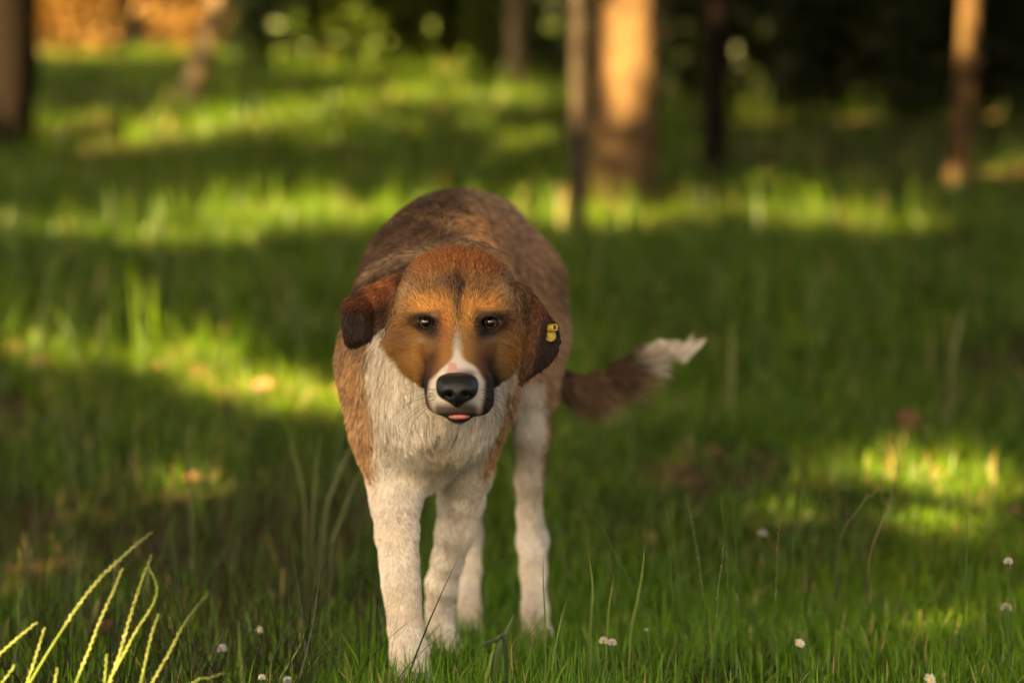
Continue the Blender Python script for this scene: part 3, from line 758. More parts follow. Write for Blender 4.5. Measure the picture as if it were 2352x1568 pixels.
def coat(P, N, dith=False):
    R, D = regions(P); n = len(P)
    g = lambda *ks: sum(R[k] for k in ks if k in R)
    nz = vnoise(P, 60, 1); nl = vnoise(P, 18, 2); nf = vnoise(P * [1, 1, .5], 140, 5)
    jn = (nl - .5) + .6 * (nz - .5) + (rng.normal(0, .22, n) if dith else 0)
    ub, vb = planar(P, 3.55)
    # body
    ur, vr = planar(P, 4.0)
    y = P[:, 1]
    c = np.tile(TAN, (n, 1))
    c = mixc(c, [.34, .205, .112], sstep(3.66, 3.9, y) * .9)
    c = mixc(c, [.13, .075, .04], sstep(.5, .75, nl) * sstep(3.7, 3.9, y) * .6)
    c = mixc(c, [.46, .23, .09], np.exp(-(((ur - 1100) / 60) ** 2 + ((vr - 535) / 45) ** 2)) * sstep(3.5, 3.6, y) * .9)
    top = sstep(800, 640, vb)
    sad = sstep(1095, 985, ub + 70 * jn - (vb - 560) * .15) * sstep(860, 650, vb + 60 * jn) * sstep(4.45, 3.6, y)
    sad = np.clip(sad + .7 * sstep(600, 440, vr + 60 * jn) * sstep(1120, 980, ur + 60 * jn), 0, 1)
    c = mixc(c, DARK * 1.25, np.clip(sad * (.86 + .7 * (nz - .45)), 0, .95))
    c = mixc(c, [.34, .22, .12], np.exp(-((vb - 585 - (ub - 985) ** 2 * .0022) / 15) ** 2) * sstep(3.8, 3.6, y) * .7)
    tip = sad * .8 + .25 * sstep(.45, .7, nz) * top
    # front: white shirt
    uL = interp(vb, [760, 850, 900, 1000, 1100], [858, 864, 870, 862, 846]); uR = interp(vb, [850, 900, 1000, 1080, 1110], [1160, 1150, 1136, 1112, 1098])
    jit = 30 * jn
    shirt = sstep(-9, 9, ub - uL + jit) * sstep(-9, 9, uR - ub + jit) * sstep(3.78, 3.66, y) * sstep(715, 765, vb)
    fore = g('foreleg', 'paw', 'chest') ; 
    legw = sstep(1085, 1125, vb + 45 * jn + .15 * np.abs(ub - 985)) * sstep(3.9, 3.8, y)
    w = np.maximum(shirt, legw)
    hind = sstep(3.80, 3.86, y)
    uh, vh = planar(P, 3.97)
    hw = hind * np.maximum(sstep(1252, 1238, uh + 14 * jn - (vh - 900) * .03) * sstep(860, 900, vh + 30 * jn) * sstep(.2, -.15, N[:, 1] + .0 * nl), sstep(1120, 1190, vh + 50 * jn))
    w = np.maximum(w, hw)
    wc = WHITE * (.82 + .26 * nz)[:, None]
    wc = mixc(wc, [.36, .31, .24], .55 * sstep(1380, 1520, vb + 60 * jn) * sstep(.35, .7, nl + .3 * nz))
    wc = mixc(wc, [.42, .28, .17], .35 * sstep(.55, .8, nf) * sstep(1080, 1150, vb))
    wc = mixc(wc, CREAM, .45 * sstep(.45, .75, nl) + .45 * sstep(1010, 1090, vb) * sstep(1140, 1060, vb) * sstep(960, 1000, ub))
    c = c * (1 - w[:, None]) + wc * w[:, None]; tip = tip * (1 - w)
    # tail
    ut, vt = planar(P, 4.26)
    tc = mixc(np.tile(np.array([.27, .17, .098]), (n, 1)), DARK * 1.4, np.clip(sstep(885, 850, vt + 20 * jn + (ut - 1330) * .22) * .8 + .35 * sstep(.5, .7, nz), 0, 1))
    tc = mixc(tc, [.60, .52, .40], sstep(1446, 1470, ut + 24 * jn + (vt - 815) * .55))
    c = mixc(c, tc, np.clip(g('tail') * 1.0, 0, 1)); 
    # head
    u, v = planar(P, 3.18)
    du = u - 1051 - (v - 800) * .02; au = np.abs(du)
    h = np.tile(np.array([.30, .145, .042]), (n, 1))
    h = mixc(h, RUST * .95, sstep(665, 600, v + 34 * jn) * .92)
    h = mixc(h, [.17, .095, .042], sstep(85, 125, au) * sstep(770, 690, v) * .7)
    h = mixc(h, [.15, .080, .036], np.exp(-((v - 655) / 28) ** 2) * (.4 + .5 * nz))
    h = mixc(h, [.40, .25, .12], np.exp(-(((au - 118) / 26) ** 2 + ((v - 672) / 24) ** 2)) * .6)
    h = mixc(h, GOLD * 1.25, np.exp(-((np.abs(au - 60) / 42) ** 2.6 + (np.abs(v - 706 + .10 * (au - 60)) / 22) ** 2.4)) * .9)
    h = mixc(h, GOLD * 1.15, np.exp(-((au - 25) / 13) ** 2) * sstep(660, 700, v) * sstep(785, 745, v) * .85)
    h = mixc(h, RUST * 1.5, np.exp(-((du + 26) / 8) ** 2) * sstep(700, 725, v) * sstep(815, 770, v) * .7)
    h = mixc(h, DARK * .9, np.exp(-((du - 5 + 30 * (nz - .5)) / 30) ** 2) * np.exp(-((v - 658) / 32) ** 2) * (.15 + .75 * nz))
    h = mixc(h, DARK * .6, np.exp(-((du - 7 + 14 * (nf - .5)) / 8) ** 2) * sstep(605, 665, v + 30 * jn) * sstep(745, 705, v + 30 * jn) * .85)
    h = mixc(h, [.36, .175, .045], sstep(70, 110, au) * sstep(755, 790, v))
    h = mixc(h, [.15, .062, .018], np.exp(-((au - 120) / 15) ** 2) * np.exp(-((v - 795) / 32) ** 2) * .65)
    h = mixc(h, [.19, .078, .022], sstep(28, 48, au) * sstep(775, 815, v) * sstep(98, 72, au) * .85)
    # dark rims and tear marks
    for sg, (eu, ev) in zip((-1, 1), EYES):
        q = np.sqrt(((u - eu - sg * 2) / 30) ** 2 + ((v - ev - sg * 0 + .10 * sg * (u - eu)) / 17.5) ** 2)
        h = mixc(h, DARK * .8, sstep(1.7, 1.1, q + .5 * jn) * .75)
        h = mixc(h, BLACK * 1.2, sstep(1.22, .95, q) * .97)
        h = mixc(h, BLACK * 1.6, np.exp(-((np.abs(u - eu + sg * 15) / 24) ** 2.5 + (np.abs(v - ev - 22) / 21) ** 2.5)) * .97)
        h = mixc(h, BLACK * 2.5, np.exp(-(((u - eu + sg * 6 ) / 26) ** 2 + ((v - ev + 21 - sg * (u - eu) * .12) / 6) ** 2)) * .75)
        h = mixc(h, [.45, .30, .15], np.exp(-(((u - eu - sg * 12) / 24) ** 2 + ((v - ev - 40) / 8) ** 2)) * .45)
        h = mixc(h, DARK, np.exp(-(((u - eu + sg * 26) / 12) ** 2 + ((v - ev - 46) / 18) ** 2)) * .3)
        h = mixc(h, DARK, np.exp(-(((u - eu + sg * 30) / 11) ** 2 + ((v - ev + 8) / 24) ** 2)) * .75)
        h = mixc(h, BROWN, np.exp(-(((u - eu - sg * 34) / 20) ** 2 + ((v - ev + 2) / 9) ** 2)) * .7)
    # blaze and white muzzle
    bw = interp(v, [735, 760, 800, 826, 845, 870, 900, 950], [1, 5, 12, 26, 47, 62, 63, 54])
    dm = du - interp(v, [800, 850, 900], [0, 0, -3]) 
    bl = sstep(7, -7, np.abs(dm) - bw + 24 * jn * sstep(900, 840, v)) * sstep(735, 775, v) * (.75 + .25 * sstep(790, 840, v))
    lipd = sstep(912, 932, v + 10 * jn) * np.maximum(.95 * sstep(58, 40, np.abs(dm)), .45)
    lipd = np.maximum(lipd, .55 * sstep(.2, .5, jn) * sstep(880, 910, v))
    mz = mixc(np.tile(WHITE * .95, (n, 1)), GREY * np.array([.75, .62, .58]), np.clip(lipd + .95 * sstep(836, 856, v + 12 * jn) * sstep(44, 20, np.abs(dm - 10)) * sstep(884, 872, v) + .5 * sstep(9, -4, bw - np.abs(dm) - 9 + 10 * jn) * sstep(830, 780, v), 0, 1))
    mz = mixc(mz, BLACK * 3, np.clip(sstep(940, 950, v) * sstep(64, 44, np.abs(dm)) * .75, 0, 1) * sstep(.35, .7, nz + .3 * jn + .1))
    lc = interp(v, [780, 830, 870, 910, 945], [1006, 992, 984, 979, 986]); rc = interp(v, [780, 830, 870, 910, 945], [1104, 1119, 1127, 1131, 1126])
    dk = np.maximum(np.exp(-((u - lc + 3) / interp(v, [780, 850, 890, 940], [15, 13, 7, 6])) ** 2), np.exp(-((u - rc) / interp(v, [780, 860, 910], [13, 20, 21])) ** 2))
    face = (g('muzzle', 'chin', 'head') > .4) & (y < 3.3)
    h = mixc(h, DARK, np.clip(dk * 1.2 * face * sstep(792, 838, v + 14 * jn), 0, 1) * .72)
    h = mixc(h, BLACK * 1.6, np.clip(dk * 1.5 * face * sstep(845, 885, v + 12 * jn), 0, 1) * .97)
    h = h * (1 - bl[:, None]) + mz * bl[:, None]
    pink = np.exp(-(((u - 1044 - (v - 845) * .25) / 11) ** 4 + ((v - 843) / 16) ** 4))
    h = mixc(h, [.62, .36, .29], sstep(.3, .6, pink))
    h = mixc(h, DARK * 1.5, sstep(.30, .10, jn) * sstep(948, 958, v + 6 * jn) * sstep(52, 34, np.abs(u - 1054)) * sstep(3.2, 3.17, y) * .9)
    hm = np.clip(g('head', 'muzzle', 'chin', 'lid') * sstep(3.40, 3.33, y) * sstep(1000, 985, v), 0, 1)
    c = mixc(c, h, hm); tip = tip * (1 - hm)
    # ears
    e = np.tile(np.array([.052, .021, .009]), (n, 1))
    ue, ve = planar(P, 3.25)
    e = mixc(e, [.24, .078, .024], sstep(720, 660, ve + 25 * jn) * sstep(835, 850, ue) * sstep(935, 900, ue))
    e = mixc(e, [.12, .045, .02], sstep(712, 685, ve + 14 * jn) * sstep(850, 835, ue))
    e = mixc(e, DARK * .55, sstep(700, 725, ve) * sstep(852, 832, ue) * .85)
    e = mixc(e, [.12, .042, .015], sstep(1185, 1200, ue) * np.exp(-((ue - (1236 - (ve - 740) * .2)) / 22) ** 2) * .8)
    e = mixc(e, DARK * .6, sstep(1195, 1215, ue) * sstep(1225, 1255, ue + (ve - 760) * .3) * sstep(720, 760, ve) * .8)
    e = mixc(e, BLACK * 1.2, np.exp(-(((ue - 1203) / 10) ** 2 + ((ve - 745) / 55) ** 2)) * .95)  # painted shade in the valley between head and right ear
    e = e * .72
    c = mixc(c, e, np.clip(R['ear'], 0, 1)); tip = tip * (1 - R['ear'])
    c = c * (1 + .22 * (1 - w) )[:, None]
    return np.clip(c, .004, .85), tip, R, D, (w, hm)

bc, btip, _, _, _ = coat(BV, BN)
dog = empty('dog', (0, 3.7, 0), 'brown and white stray dog with a yellow ear tag walking head down towards the viewer', 'dog')
M_SKIN = mat('coat_skin', attr='tint', rough=.75, spec=.15)
body = mesh_np('body', BV, BQ, 4, M_SKIN, dog, bc * .75, smooth=True)

# ---- fur
def sample(V, Q, N, dens):
    nf, area = face_normals(V, Q)
    C = V[Q].mean(1)
    lam = area * dens(C, nf)
    k = rng.poisson(lam); f = np.repeat(np.arange(len(Q)), k)
    s, t = rng.uniform(0, 1, (2, len(f), 1)); q = Q[f]
    P = (V[q[:, 0]] * (1 - s) + V[q[:, 1]] * s) * (1 - t) + (V[q[:, 3]] * (1 - s) + V[q[:, 2]] * s) * t
    n = (N[q[:, 0]] * (1 - s) + N[q[:, 1]] * s) * (1 - t) + (N[q[:, 3]] * (1 - s) + N[q[:, 2]] * s) * t
    return P, n / np.linalg.norm(n, axis=1)[:, None]

def density(C, n):
    headness = sstep(3.42, 3.30, C[:, 1]) * sstep(.38, .42, C[:, 2])
    front = sstep(.75, -.1, n[:, 1])
    legs = sstep(.36, .3, C[:, 2])
    return (  .75e6 * headness + .20e6 * (1 - headness) * (1 + .8 * legs)) * (.35 + .65 * front)

def build_fur():
    P, n = sample(BV, BQ, BN, density)
    c, tip, R, D, (w, hm) = coat(P, n, True)
    u, v = planar(P, 3.18)
    keep = np.ones(len(P), bool)
    for eu, ev in EYES: keep &= ((u - eu) / 27) ** 2 + ((v - ev) / 17) ** 2 > 1
    keep &= ~((((u - 1050) / 46) ** 2 + ((v - 893) / 36) ** 2 < 1) & (P[:, 1] < 3.16))
    keep &= ~((np.abs(v - 951) < 4) & (np.abs(u - 1054) < 26) & (P[:, 1] < 3.13))
    keep &= P[:, 2] > -.005
    P, n, c, tip, w, hm = P[keep], n[keep], c[keep], tip[keep], w[keep], hm[keep]; R = {k: r[keep] for k, r in R.items()}; u, v = u[keep], v[keep]
    N_ = len(P)
    # lie of the hair
    org = W(1051, 835, 3.06)
    fl = np.zeros((N_, 3))
    hd = P - org; hd /= np.linalg.norm(hd, axis=1)[:, None]
    # sides of the muzzle lie back and down
    hd = hd + (R['muzzle'] + R['chin'])[:, None] * np.array([0, .25, -.35])
    bodyf = np.array([0, .9, -.45]) + 0 * P
    ub, vb = planar(P, 3.55)
    frontness = sstep(.1, -.6, n[:, 1]) * sstep(3.75, 3.62, P[:, 1])
    down = np.stack([.25 * np.sin(ub / 47.) + .15 * (985 - ub) / 150, -.1 + 0 * ub, -1 + 0 * ub], -1)
    bodyf = bodyf * (1 - frontness[:, None]) + down * frontness[:, None]
    lo = sstep(.40, .33, P[:, 2])[:, None]; bodyf = bodyf * (1 - lo) + np.array([.0, .25, -1]) * lo
    ne = R['neck'][:, None]; bodyf = bodyf * (1 - .6 * ne) + .6 * ne * np.array([0, .8, -.6])
    th = R['thigh'][:, None]; bodyf = bodyf * (1 - th) + th * np.array([.15, .5, -.85])
    ut, vt = planar(P, 4.26)
    tdir = np.stack([np.ones(N_), 0 * ut - .05, interp(ut, [1250, 1320, 1400, 1470, 1510, 1540, 1570], [-.5, -.2, .38, .55, .1, -.35, -.3])], -1)
    under = sstep(-.2, .5, -n[:, 2])
    tdir = tdir + np.array([0, 0, -1.]) * (under * interp(ut, [1250, 1330, 1400, 1460], [.8, .75, .45, .05]))[:, None] + np.array([0, 0, -.22]) * sstep(1480, 1400, ut)[:, None]
    tdir /= np.linalg.norm(tdir, axis=1)[:, None]
    ta = R['tail'][:, None]; bodyf = bodyf * (1 - ta) + ta * tdir
    hm1 = hm[:, None] * (1 - R['ear'])[:, None]
    fl = bodyf * (1 - hm1) + hd * hm1
    ue, ve = planar(P, 3.25)
    earf = np.where((ue < 1000)[:, None], np.stack([-.7 * sstep(830, 880, ue), 0 * ue, -.35 - .65 * sstep(880, 830, ue)], -1), np.stack([.45 - .004 * (ve - 650), 0 * ue, -1 + 0 * ue], -1))
    e1 = R['ear'][:, None]; fl = fl * (1 - e1) + earf * e1
    # tufts: neighbouring hairs drift together
    tuft = np.stack([vnoise(P, 75, s) for s in (11, 12, 13)], -1) - .5
    tuft2 = np.stack([vnoise(P, 28, s) for s in (14, 15, 16)], -1) - .5
    amp = (.9 - .5 * lo[:, 0]) * (1 - hm) + .35 * hm
    fl = fl / np.linalg.norm(fl, axis=1)[:, None] + amp[:, None] * (tuft + .7 * tuft2) + rng.normal(0, .10, (N_, 3))
    t = fl - (fl * n).sum(1)[:, None] * n; t /= np.maximum(np.linalg.norm(t, axis=1), 1e-6)[:, None]
    # length
    ln = .026 * R['trunk'] + .022 * R['neck'] + .019 * R['chest'] + .022 * R['thigh'] + .0078 * R['foreleg'] + .0075 * R['hindleg'] + .007 * R['paw']
    ln = ln + R['foreleg'] * .008 * sstep(.25, .36, P[:, 2])
    hl = .0105 + .017 * sstep(95, 140, np.abs(u - 1050)) * sstep(720, 790, v) + .004 * sstep(640, 590, v)
    ln = ln + R['head'] * hl + R['muzzle'] * .0045 + R['chin'] * .012 + R['lid'] * .0035 + R['ear'] * (.008 + .005 * sstep(700, 650, ve))
    mzs = sstep(760, 830, v) * sstep(75, 50, np.abs(u - 1050)) * hm
    ln = ln * (1 - .25 * mzs)
    for eu, ev in EYES: ln = ln * (1 - .6 * np.exp(-(((u - eu) / 36) ** 2 + ((v - ev) / 26) ** 2)) * hm)
    ln = ln + R['tail'] * (.020 + under * interp(ut, [1250, 1300, 1350, 1400, 1450, 1500, 1530], [0, .05, .06, .06, .045, .018, 0]))
    ln = np.where(R['tail'] > .5, np.minimum(ln, np.clip((1572 - ut) * 4.22 / F, .005, 1)), ln)
    ln = ln * rng.uniform(.65, 1.2, N_)
    lift = np.radians(27) * (1 - hm) + np.radians(19) * hm
    lift = lift + np.radians(9) * rng.normal(0, 1, N_); lift = np.clip(lift, .06, .8)
    lift = lift * (1 - .35 * R['ear']) * (1 - .3 * lo[:, 0])
    lift = lift + .25 * hm * sstep(105, 145, np.abs(u - 1050)) * sstep(730, 800, v)
    lift = lift * (1 - .45 * R['tail'] - .4 * R['tail'] * sstep(1460, 1500, ut)) * (1 - .3 * mzs)
    K = 5
    s = np.linspace(0, 1, K)
    cur = P - n * .001; pts = [cur]
    wig = rng.normal(0, 1, (N_, 3)) * .10
    for k in range(1, K):
        a = lift * (1 - .8 * s[k])
        d = np.cos(a)[:, None] * t + np.sin(a)[:, None] * n + wig * s[k] + np.array([0, 0, -.22]) * s[k] * (ln > .015)[:, None]
        d /= np.linalg.norm(d, axis=1)[:, None]
        cur = cur + d * (ln / (K - 1))[:, None]; pts.append(cur)
    C = np.stack(pts, 1)
    # three wisps of hair that leave the end of the tail
    CT = np.array([[W(a, b, 4.22) for a, b in ctrl] for ctrl in ([(1520, 795), (1556, 800), (1580, 790), (1590, 766)], [(1520, 800), (1566, 814), (1598, 804), (1621, 775)], [(1520, 808), (1552, 816), (1570, 828), (1583, 829)])])
    m_ = 330; wt = rng.dirichlet([.14, .30, .14], m_); tt = np.linspace(0, 1, K)
    cp_ = np.einsum('mi,ijk->mjk', wt, CT)
    lenf = rng.uniform(.55, 1.0, m_)[:, None] * tt[None]
    fi = np.clip(lenf * 3, 0, 2.999); i0 = fi.astype(int); fr = (fi - i0)[..., None]
    ar = np.arange(m_)[:, None]
    base = cp_[ar, i0] * (1 - fr) + cp_[ar, i0 + 1] * fr
    wis = [base + rng.normal(0, 1, (m_, 1, 3)) * np.array([.004, .005, .0035]) * (1 - .9 * tt)[None, :, None] + rng.normal(0, 1, (m_, 1, 3)) * .0016 * (tt ** 2)[None, :, None]]
    wis = np.concatenate(wis); nw = len(wis)
    C = np.concatenate([C, wis]); one = np.ones(nw)
    N_ += nw; c = np.concatenate([c, np.tile(WHITE * .95, (nw, 1))]); tip = np.concatenate([tip, 0 * one]); hm = np.concatenate([hm, 0 * one]); w = np.concatenate([w, one]); mzs = np.concatenate([mzs, 0 * one])
    P = np.concatenate([P, wis[:, 0]]); t = np.concatenate([t, np.tile([1., 0, 0], (nw, 1))])
    hc = bpy.data.hair_curves.new('fur'); hc.add_curves([K] * N_)
    hc.attributes['position'].data.foreach_set('vector', C.astype(np.float32).ravel())
    rad = np.where(hm > .5, .00027, .00050) * (1 - .3 * mzs) * (1 + .35 * w * (1 - hm))
    prof = np.array([1, 1, .85, .6, .15])
    ra = hc.attributes.get('radius') or hc.attributes.new('radius', 'FLOAT', 'POINT')
    ra.data.foreach_set('value', (rad[:, None] * prof).astype(np.float32).ravel())
    q = P - .86 * (P * t).sum(1)[:, None] * t
    st = np.where(hm > .5, vnoise(q, 210, 31), vnoise(q, 120, 32)) + .5 * np.where(hm > .5, vnoise(q, 85, 33), vnoise(q, 45, 34))
    jit = (rng.normal(1, .14, N_).clip(.5, 1.6) * (1 + (st - .75) * np.where(w > .5, .32, np.where(hm > .5, 2.5, 2.7))).clip(.2, 2.2))[:, None]
    c0 = c * jit
    col = np.ones((N_, K, 4), np.float32)
    for k in range(K):
        q = s[k]
        base = c0 * (.72 + .38 * q)
        dark = (tip * sstep(.35, .9, np.full(N_, q)))[:, None] * .75
        light = (hm * (1 - w) * sstep(.5, 1, np.full(N_, q)) * (rng.uniform(0, 1, N_) < .42) * (c0.mean(1) > .045))[:, None] * .5
        col[:, k, :3] = base * (1 - dark) + DARK * .6 * dark + light * np.array([.45, .27, .12])
    at = hc.attributes.new('tint', 'FLOAT_COLOR', 'POINT'); at.data.foreach_set('color', col.ravel())
    m = bpy.data.materials.new('fur'); m.use_nodes = True
    Nn = m.node_tree.nodes; L = m.node_tree.links; b = Nn['Principled BSDF']
    a = Nn.new('ShaderNodeAttribute'); a.attribute_name = 'tint'; L.new(a.outputs['Color'], b.inputs['Base Color'])
    b.inputs['Roughness'].default_value = .5; b.inputs['Specular IOR Level'].default_value = .22
    hc.materials.append(m)
    o = bpy.data.objects.new('fur', hc); COL.objects.link(o); put(o, dog); o['kind'] = 'stuff'
build_fur()

# ---- eyes, nose, tongue, whiskers, ear tag
def eye_mesh(u, v, yy):
    r = .0142; c = W(u, v, yy) + np.array([0, r - .0004, 0])
    look = np.array([0, 0, CAMH]) - c + np.array([0, 0, .0]); look /= np.linalg.norm(look)
    nu, nv = 40, 28
    th = np.linspace(0, np.pi, nv)[:, None]; ph = np.linspace(0, 2 * np.pi, nu, endpoint=False)[None]
    z = np.cos(th) + 0 * ph; bul = 1 + .10 * np.exp(-(th / .55) ** 2)
    X = np.stack([np.sin(th) * np.cos(ph), np.sin(th) * np.sin(ph), z], -1) * bul[..., None] * r
    V = X.reshape(-1, 3); I = np.arange(nu * nv).reshape(nv, nu); J = np.roll(I, -1, 1)
    Q = np.stack([I[:-1], I[1:], J[1:], J[:-1]], -1).reshape(-1, 4)
    q = Vector(tuple(look)).to_track_quat('Z', 'Y').to_matrix()
    ang = np.repeat(th, nu, 1).reshape(-1); pr = np.tile(ph, (nv, 1)).reshape(-1)
    ri = ang / .80
    col = np.tile(np.array([.16, .13, .11]), (len(V), 1))
    iris = np.array([.10, .043, .012]) * (1 + .5 * np.sin(pr * 9 + 2 * np.sin(pr * 5)))[:, None] * .8
    col = np.where((ri < 1.0)[:, None], iris, col); col = np.where(((ri > .85) & (ri < 1.12))[:, None], [.012, .007, .004], col); col = np.where((ri < .52)[:, None], [.002, .002, .002], col)
    V = V @ np.array(q).T + c
    m = M_EYE
    return mesh_np('eye', V, Q, 4, m, dog, col, smooth=True)
M_EYE = mat('eye', attr='tint', rough=.08, spec=.5, coat=.25)
for (u, v), yy in zip(EYES, EYE_Y): eye_mesh(u, v, yy)

def sdf_part(name, f, lo, hi, st, m):
    xs, ys, zs = (np.arange(lo[a], hi[a], st) for a in range(3))
    D = f(xs[:, None, None], ys[None, :, None], zs[None, None, :]).astype(np.float32)
    V, Q = nets(D, xs, ys, zs); V = relax(V, Q, 2, .4)
    return mesh_np(name, V, Q, 4, m, dog, smooth=True)
M_NOSE = mat('nose_leather', (.011, .010, .010), .42, .38, bump=(1100, .6, .0008))
def nose_sdf(X, Y, Z):
    d = Ell((1050, 885, 3.089), (41, 21, .025), e=2.4).d(X, Y, Z)
    for q in (Ell((1029, 897, 3.083), (22, 22, .024)), Ell((1071, 897, 3.083), (22, 22, .024)), Ell((1050, 912, 3.085), (15, 24, .021)), Ell((1050, 870, 3.10), (32, 13, .024))):
        d = smin(d, q.d(X, Y, Z), .011)
    for sg in (-1, 1):
        nb = np.minimum(Ell((1050 + sg * 19, 906, 3.056), (6.5, 5.5, .015)).d(X, Y, Z), Cone((1050 + sg * 23, 908, 3.060, 4), (1050 + sg * 41, 913, 3.075, 2.5)).d(X, Y, Z))
        d = smax(d, -nb, .005)
    gr = Cone((1050, 905, 3.060, 1.6), (1051, 945, 3.075, 2)).d(X, Y, Z)
    return smax(d, -gr, .003)
nc = W(1050, 895, 3.08)
sdf_part('nose', nose_sdf, nc - [.034, .034, .032], nc + [.034, .036, .030], .0009, M_NOSE)
M_TONGUE = mat('tongue', (.62, .20, .19), .35, .5, sss=.3)
ty = surf_y(1055, 962, 3.05, 3.3)
def tongue_sdf(X, Y, Z): return Ell((1055, 956, ty - .001), (25, 7.5, .010), e=2.2).d(X, Y, Z)
tcn = W(1055, 956, ty)
sdf_part('tongue', tongue_sdf, tcn - [.02, .016, .010], tcn + [.02, .016, .010], .0009, M_TONGUE)

M_WHISK = mat('whisker', (.05, .04, .03), .4, .4)
for sg in (-1, 1):
    for k in range(6):
        u0 = 1051 + sg * (52 + 4 * (k % 3)); v0 = 895 + 9 * k * .8
        y0 = surf_y(u0, v0, 3.05, 3.3)
        p0 = W(u0, v0, y0); t = np.linspace(0, 1, 9)[:, None]
        L_ = .045 + .012 * random.random()
        d = np.array([sg * (.75 + .2 * random.random()), -.15 + .3 * random.random(), .15 - .12 * k]); d /= np.linalg.norm(d)
        pth = p0 + d * L_ * t + np.array([0, .01, -.022 - .01 * random.random()]) * t ** 2
        V, Q = tube(pth, np.linspace(.00032, .00010, 9), 5)
        mesh_np('whisker', V, Q, 4, M_WHISK, dog, smooth=True)

M_TAG = mat('tag_plastic', (.52, .38, .05), .55, .3, noise=(400, (.36, .26, .05), .5, .7))
M_TAGMARK = mat('tag_recess', (.10, .085, .05), .7, .2)
def lathe(axis_o, axis_d, prof, n=24):
    d = np.array(axis_d, float); d /= np.linalg.norm(d)
    u = np.cross(d, [0, 0, 1]); u /= np.linalg.norm(u); w = np.cross(u, d)
    a = np.linspace(0, 2 * np.pi, n, endpoint=False); prof = np.array(prof)
    P = np.asarray(axis_o) + prof[:, 0, None, None] * d + prof[:, 1, None, None] * (np.cos(a)[None, :, None] * u + np.sin(a)[None, :, None] * w)
    I = np.arange(len(prof) * n).reshape(len(prof), n); J = np.roll(I, -1, 1)
    return P.reshape(-1, 3), np.stack([I[:-1], I[1:], J[1:], J[:-1]], -1).reshape(-1, 4)
tagroot = bpy.data.objects.new('ear_tag', None); COL.objects.link(tagroot); put(tagroot, dog); tagroot['label'] = 'yellow plastic ear tag'
ey = 3.25
for p in PR:
    if getattr(p, 'grp', '') == 'ear': ear_sheet = p
ed = float(ear_r_depth(np.array([1266.]), np.array([766.]))[0]) - .0075 - .008
c0 = W(1264, 771, ed); dd = np.array([.25, -.9, .12])
V, Q = lathe(c0 + np.array([0, .001, 0]), dd, [(-.001, .0001), (-.001, .0076), (.0008, .0080), (.0013, .0075), (.0015, .0001)]); o = mesh_np('tag_disc', V, Q, 4, M_TAG, None, smooth=False); o.parent = tagroot
c1 = W(1259, 754, ed + .002); d1 = np.array([.62, -.75, .10]); d1 /= np.linalg.norm(d1)
V, Q = lathe(c1, d1, [(-.006, .0001), (-.006, .0070), (.002, .0058), (.013, .0047), (.0145, .0050), (.0150, .0046), (.0150, .0035), (.0135, .0032)]); o = mesh_np('tag_stud', V, Q, 4, M_TAG, None, smooth=False); o.parent = tagroot
V, Q = lathe(c1, d1, [(.0134, .0034), (.0136, .0001)]); o = mesh_np('tag_socket', V, Q, 4, M_TAGMARK, None); o.parent = tagroot
fc = bpy.data.curves.new('tag_number', 'FONT'); fc.body = '2'; fc.size = .006; fc.extrude = .0001; fc.align_x = 'CENTER'; fc.align_y = 'CENTER'
fo = bpy.data.objects.new('tag_number', fc); COL.objects.link(fo); fo.parent = tagroot; fc.materials.append(M_TAGMARK)
fm = bpy.data.meshes.new_from_object(fo); bpy.data.objects.remove(fo); fo = bpy.data.objects.new('tag_number', fm); COL.objects.link(fo); fo.parent = tagroot
ddn = dd / np.linalg.norm(dd); fo.location = tuple(c0 + ddn * .0034 + np.array([-.0045, 0, -.002])); fo.rotation_euler = Vector(tuple(ddn)).to_track_quat('Z', 'Y').to_euler()
#@@SMALL
# ------------------------------------------------------------------ seed spikes, stems, flowers, litter
def bez(pts, n=16):
    p = np.array(pts, float); t = np.linspace(0, 1, len(p)); u = np.linspace(0, 1, n)
    # smooth interpolation (Catmull-Rom)
    out = []
    for x in u:
        f = x * (len(p) - 1); i = min(int(f), len(p) - 2); q = f - i
        a, b, c, d = p[max(i - 1, 0)], p[i], p[i + 1], p[min(i + 2, len(p) - 1)]
        out.append(.5 * ((2 * b) + (-a + c) * q + (2 * a - 5 * b + 4 * c - d) * q * q + (-a + 3 * b - 3 * c + d) * q ** 3))
    return np.array(out)
def grain(c, d, L, w):
    d = d / np.linalg.norm(d); u = np.cross(d, [0, 1, .2]); u /= np.linalg.norm(u); v = np.cross(u, d)
    V = [c - d * L * .5]
    for s, r in ((-.2, .8), (.15, 1), (.38, .5)):
        for k in range(5): V.append(c + d * L * s + (u * math.cos(k * 1.2566) + v * math.sin(k * 1.2566)) * w * r * .5)
    V.append(c + d * L * .55)
    T = [[0, 1 + (k + 1) % 5, 1 + k, 1 + k] for k in range(5)]
    for r in range(2): T += [[1 + r * 5 + k, 1 + r * 5 + (k + 1) % 5, 6 + r * 5 + (k + 1) % 5, 6 + r * 5 + k] for k in range(5)]
    T += [[11 + k, 11 + (k + 1) % 5, 16, 16] for k in range(5)]
    return np.array(V), T
def tri(name, parts, m, parent):
    V, F_, off = [], [], 0
    for v, t in parts:
        V += [tuple(q) for q in v]; F_ += [tuple(dict.fromkeys(int(i) + off for i in f)) for f in t]; off += len(v)
    me = bpy.data.meshes.new(name); me.from_pydata(V, [], F_); me.update(); me.materials.append(m)
    for p in me.polygons: p.use_smooth = True
    o = bpy.data.objects.new(name, me); COL.objects.link(o)
    if parent: put(o, parent)
    return o
GSP = 'ripe grass spikes in the front left corner'
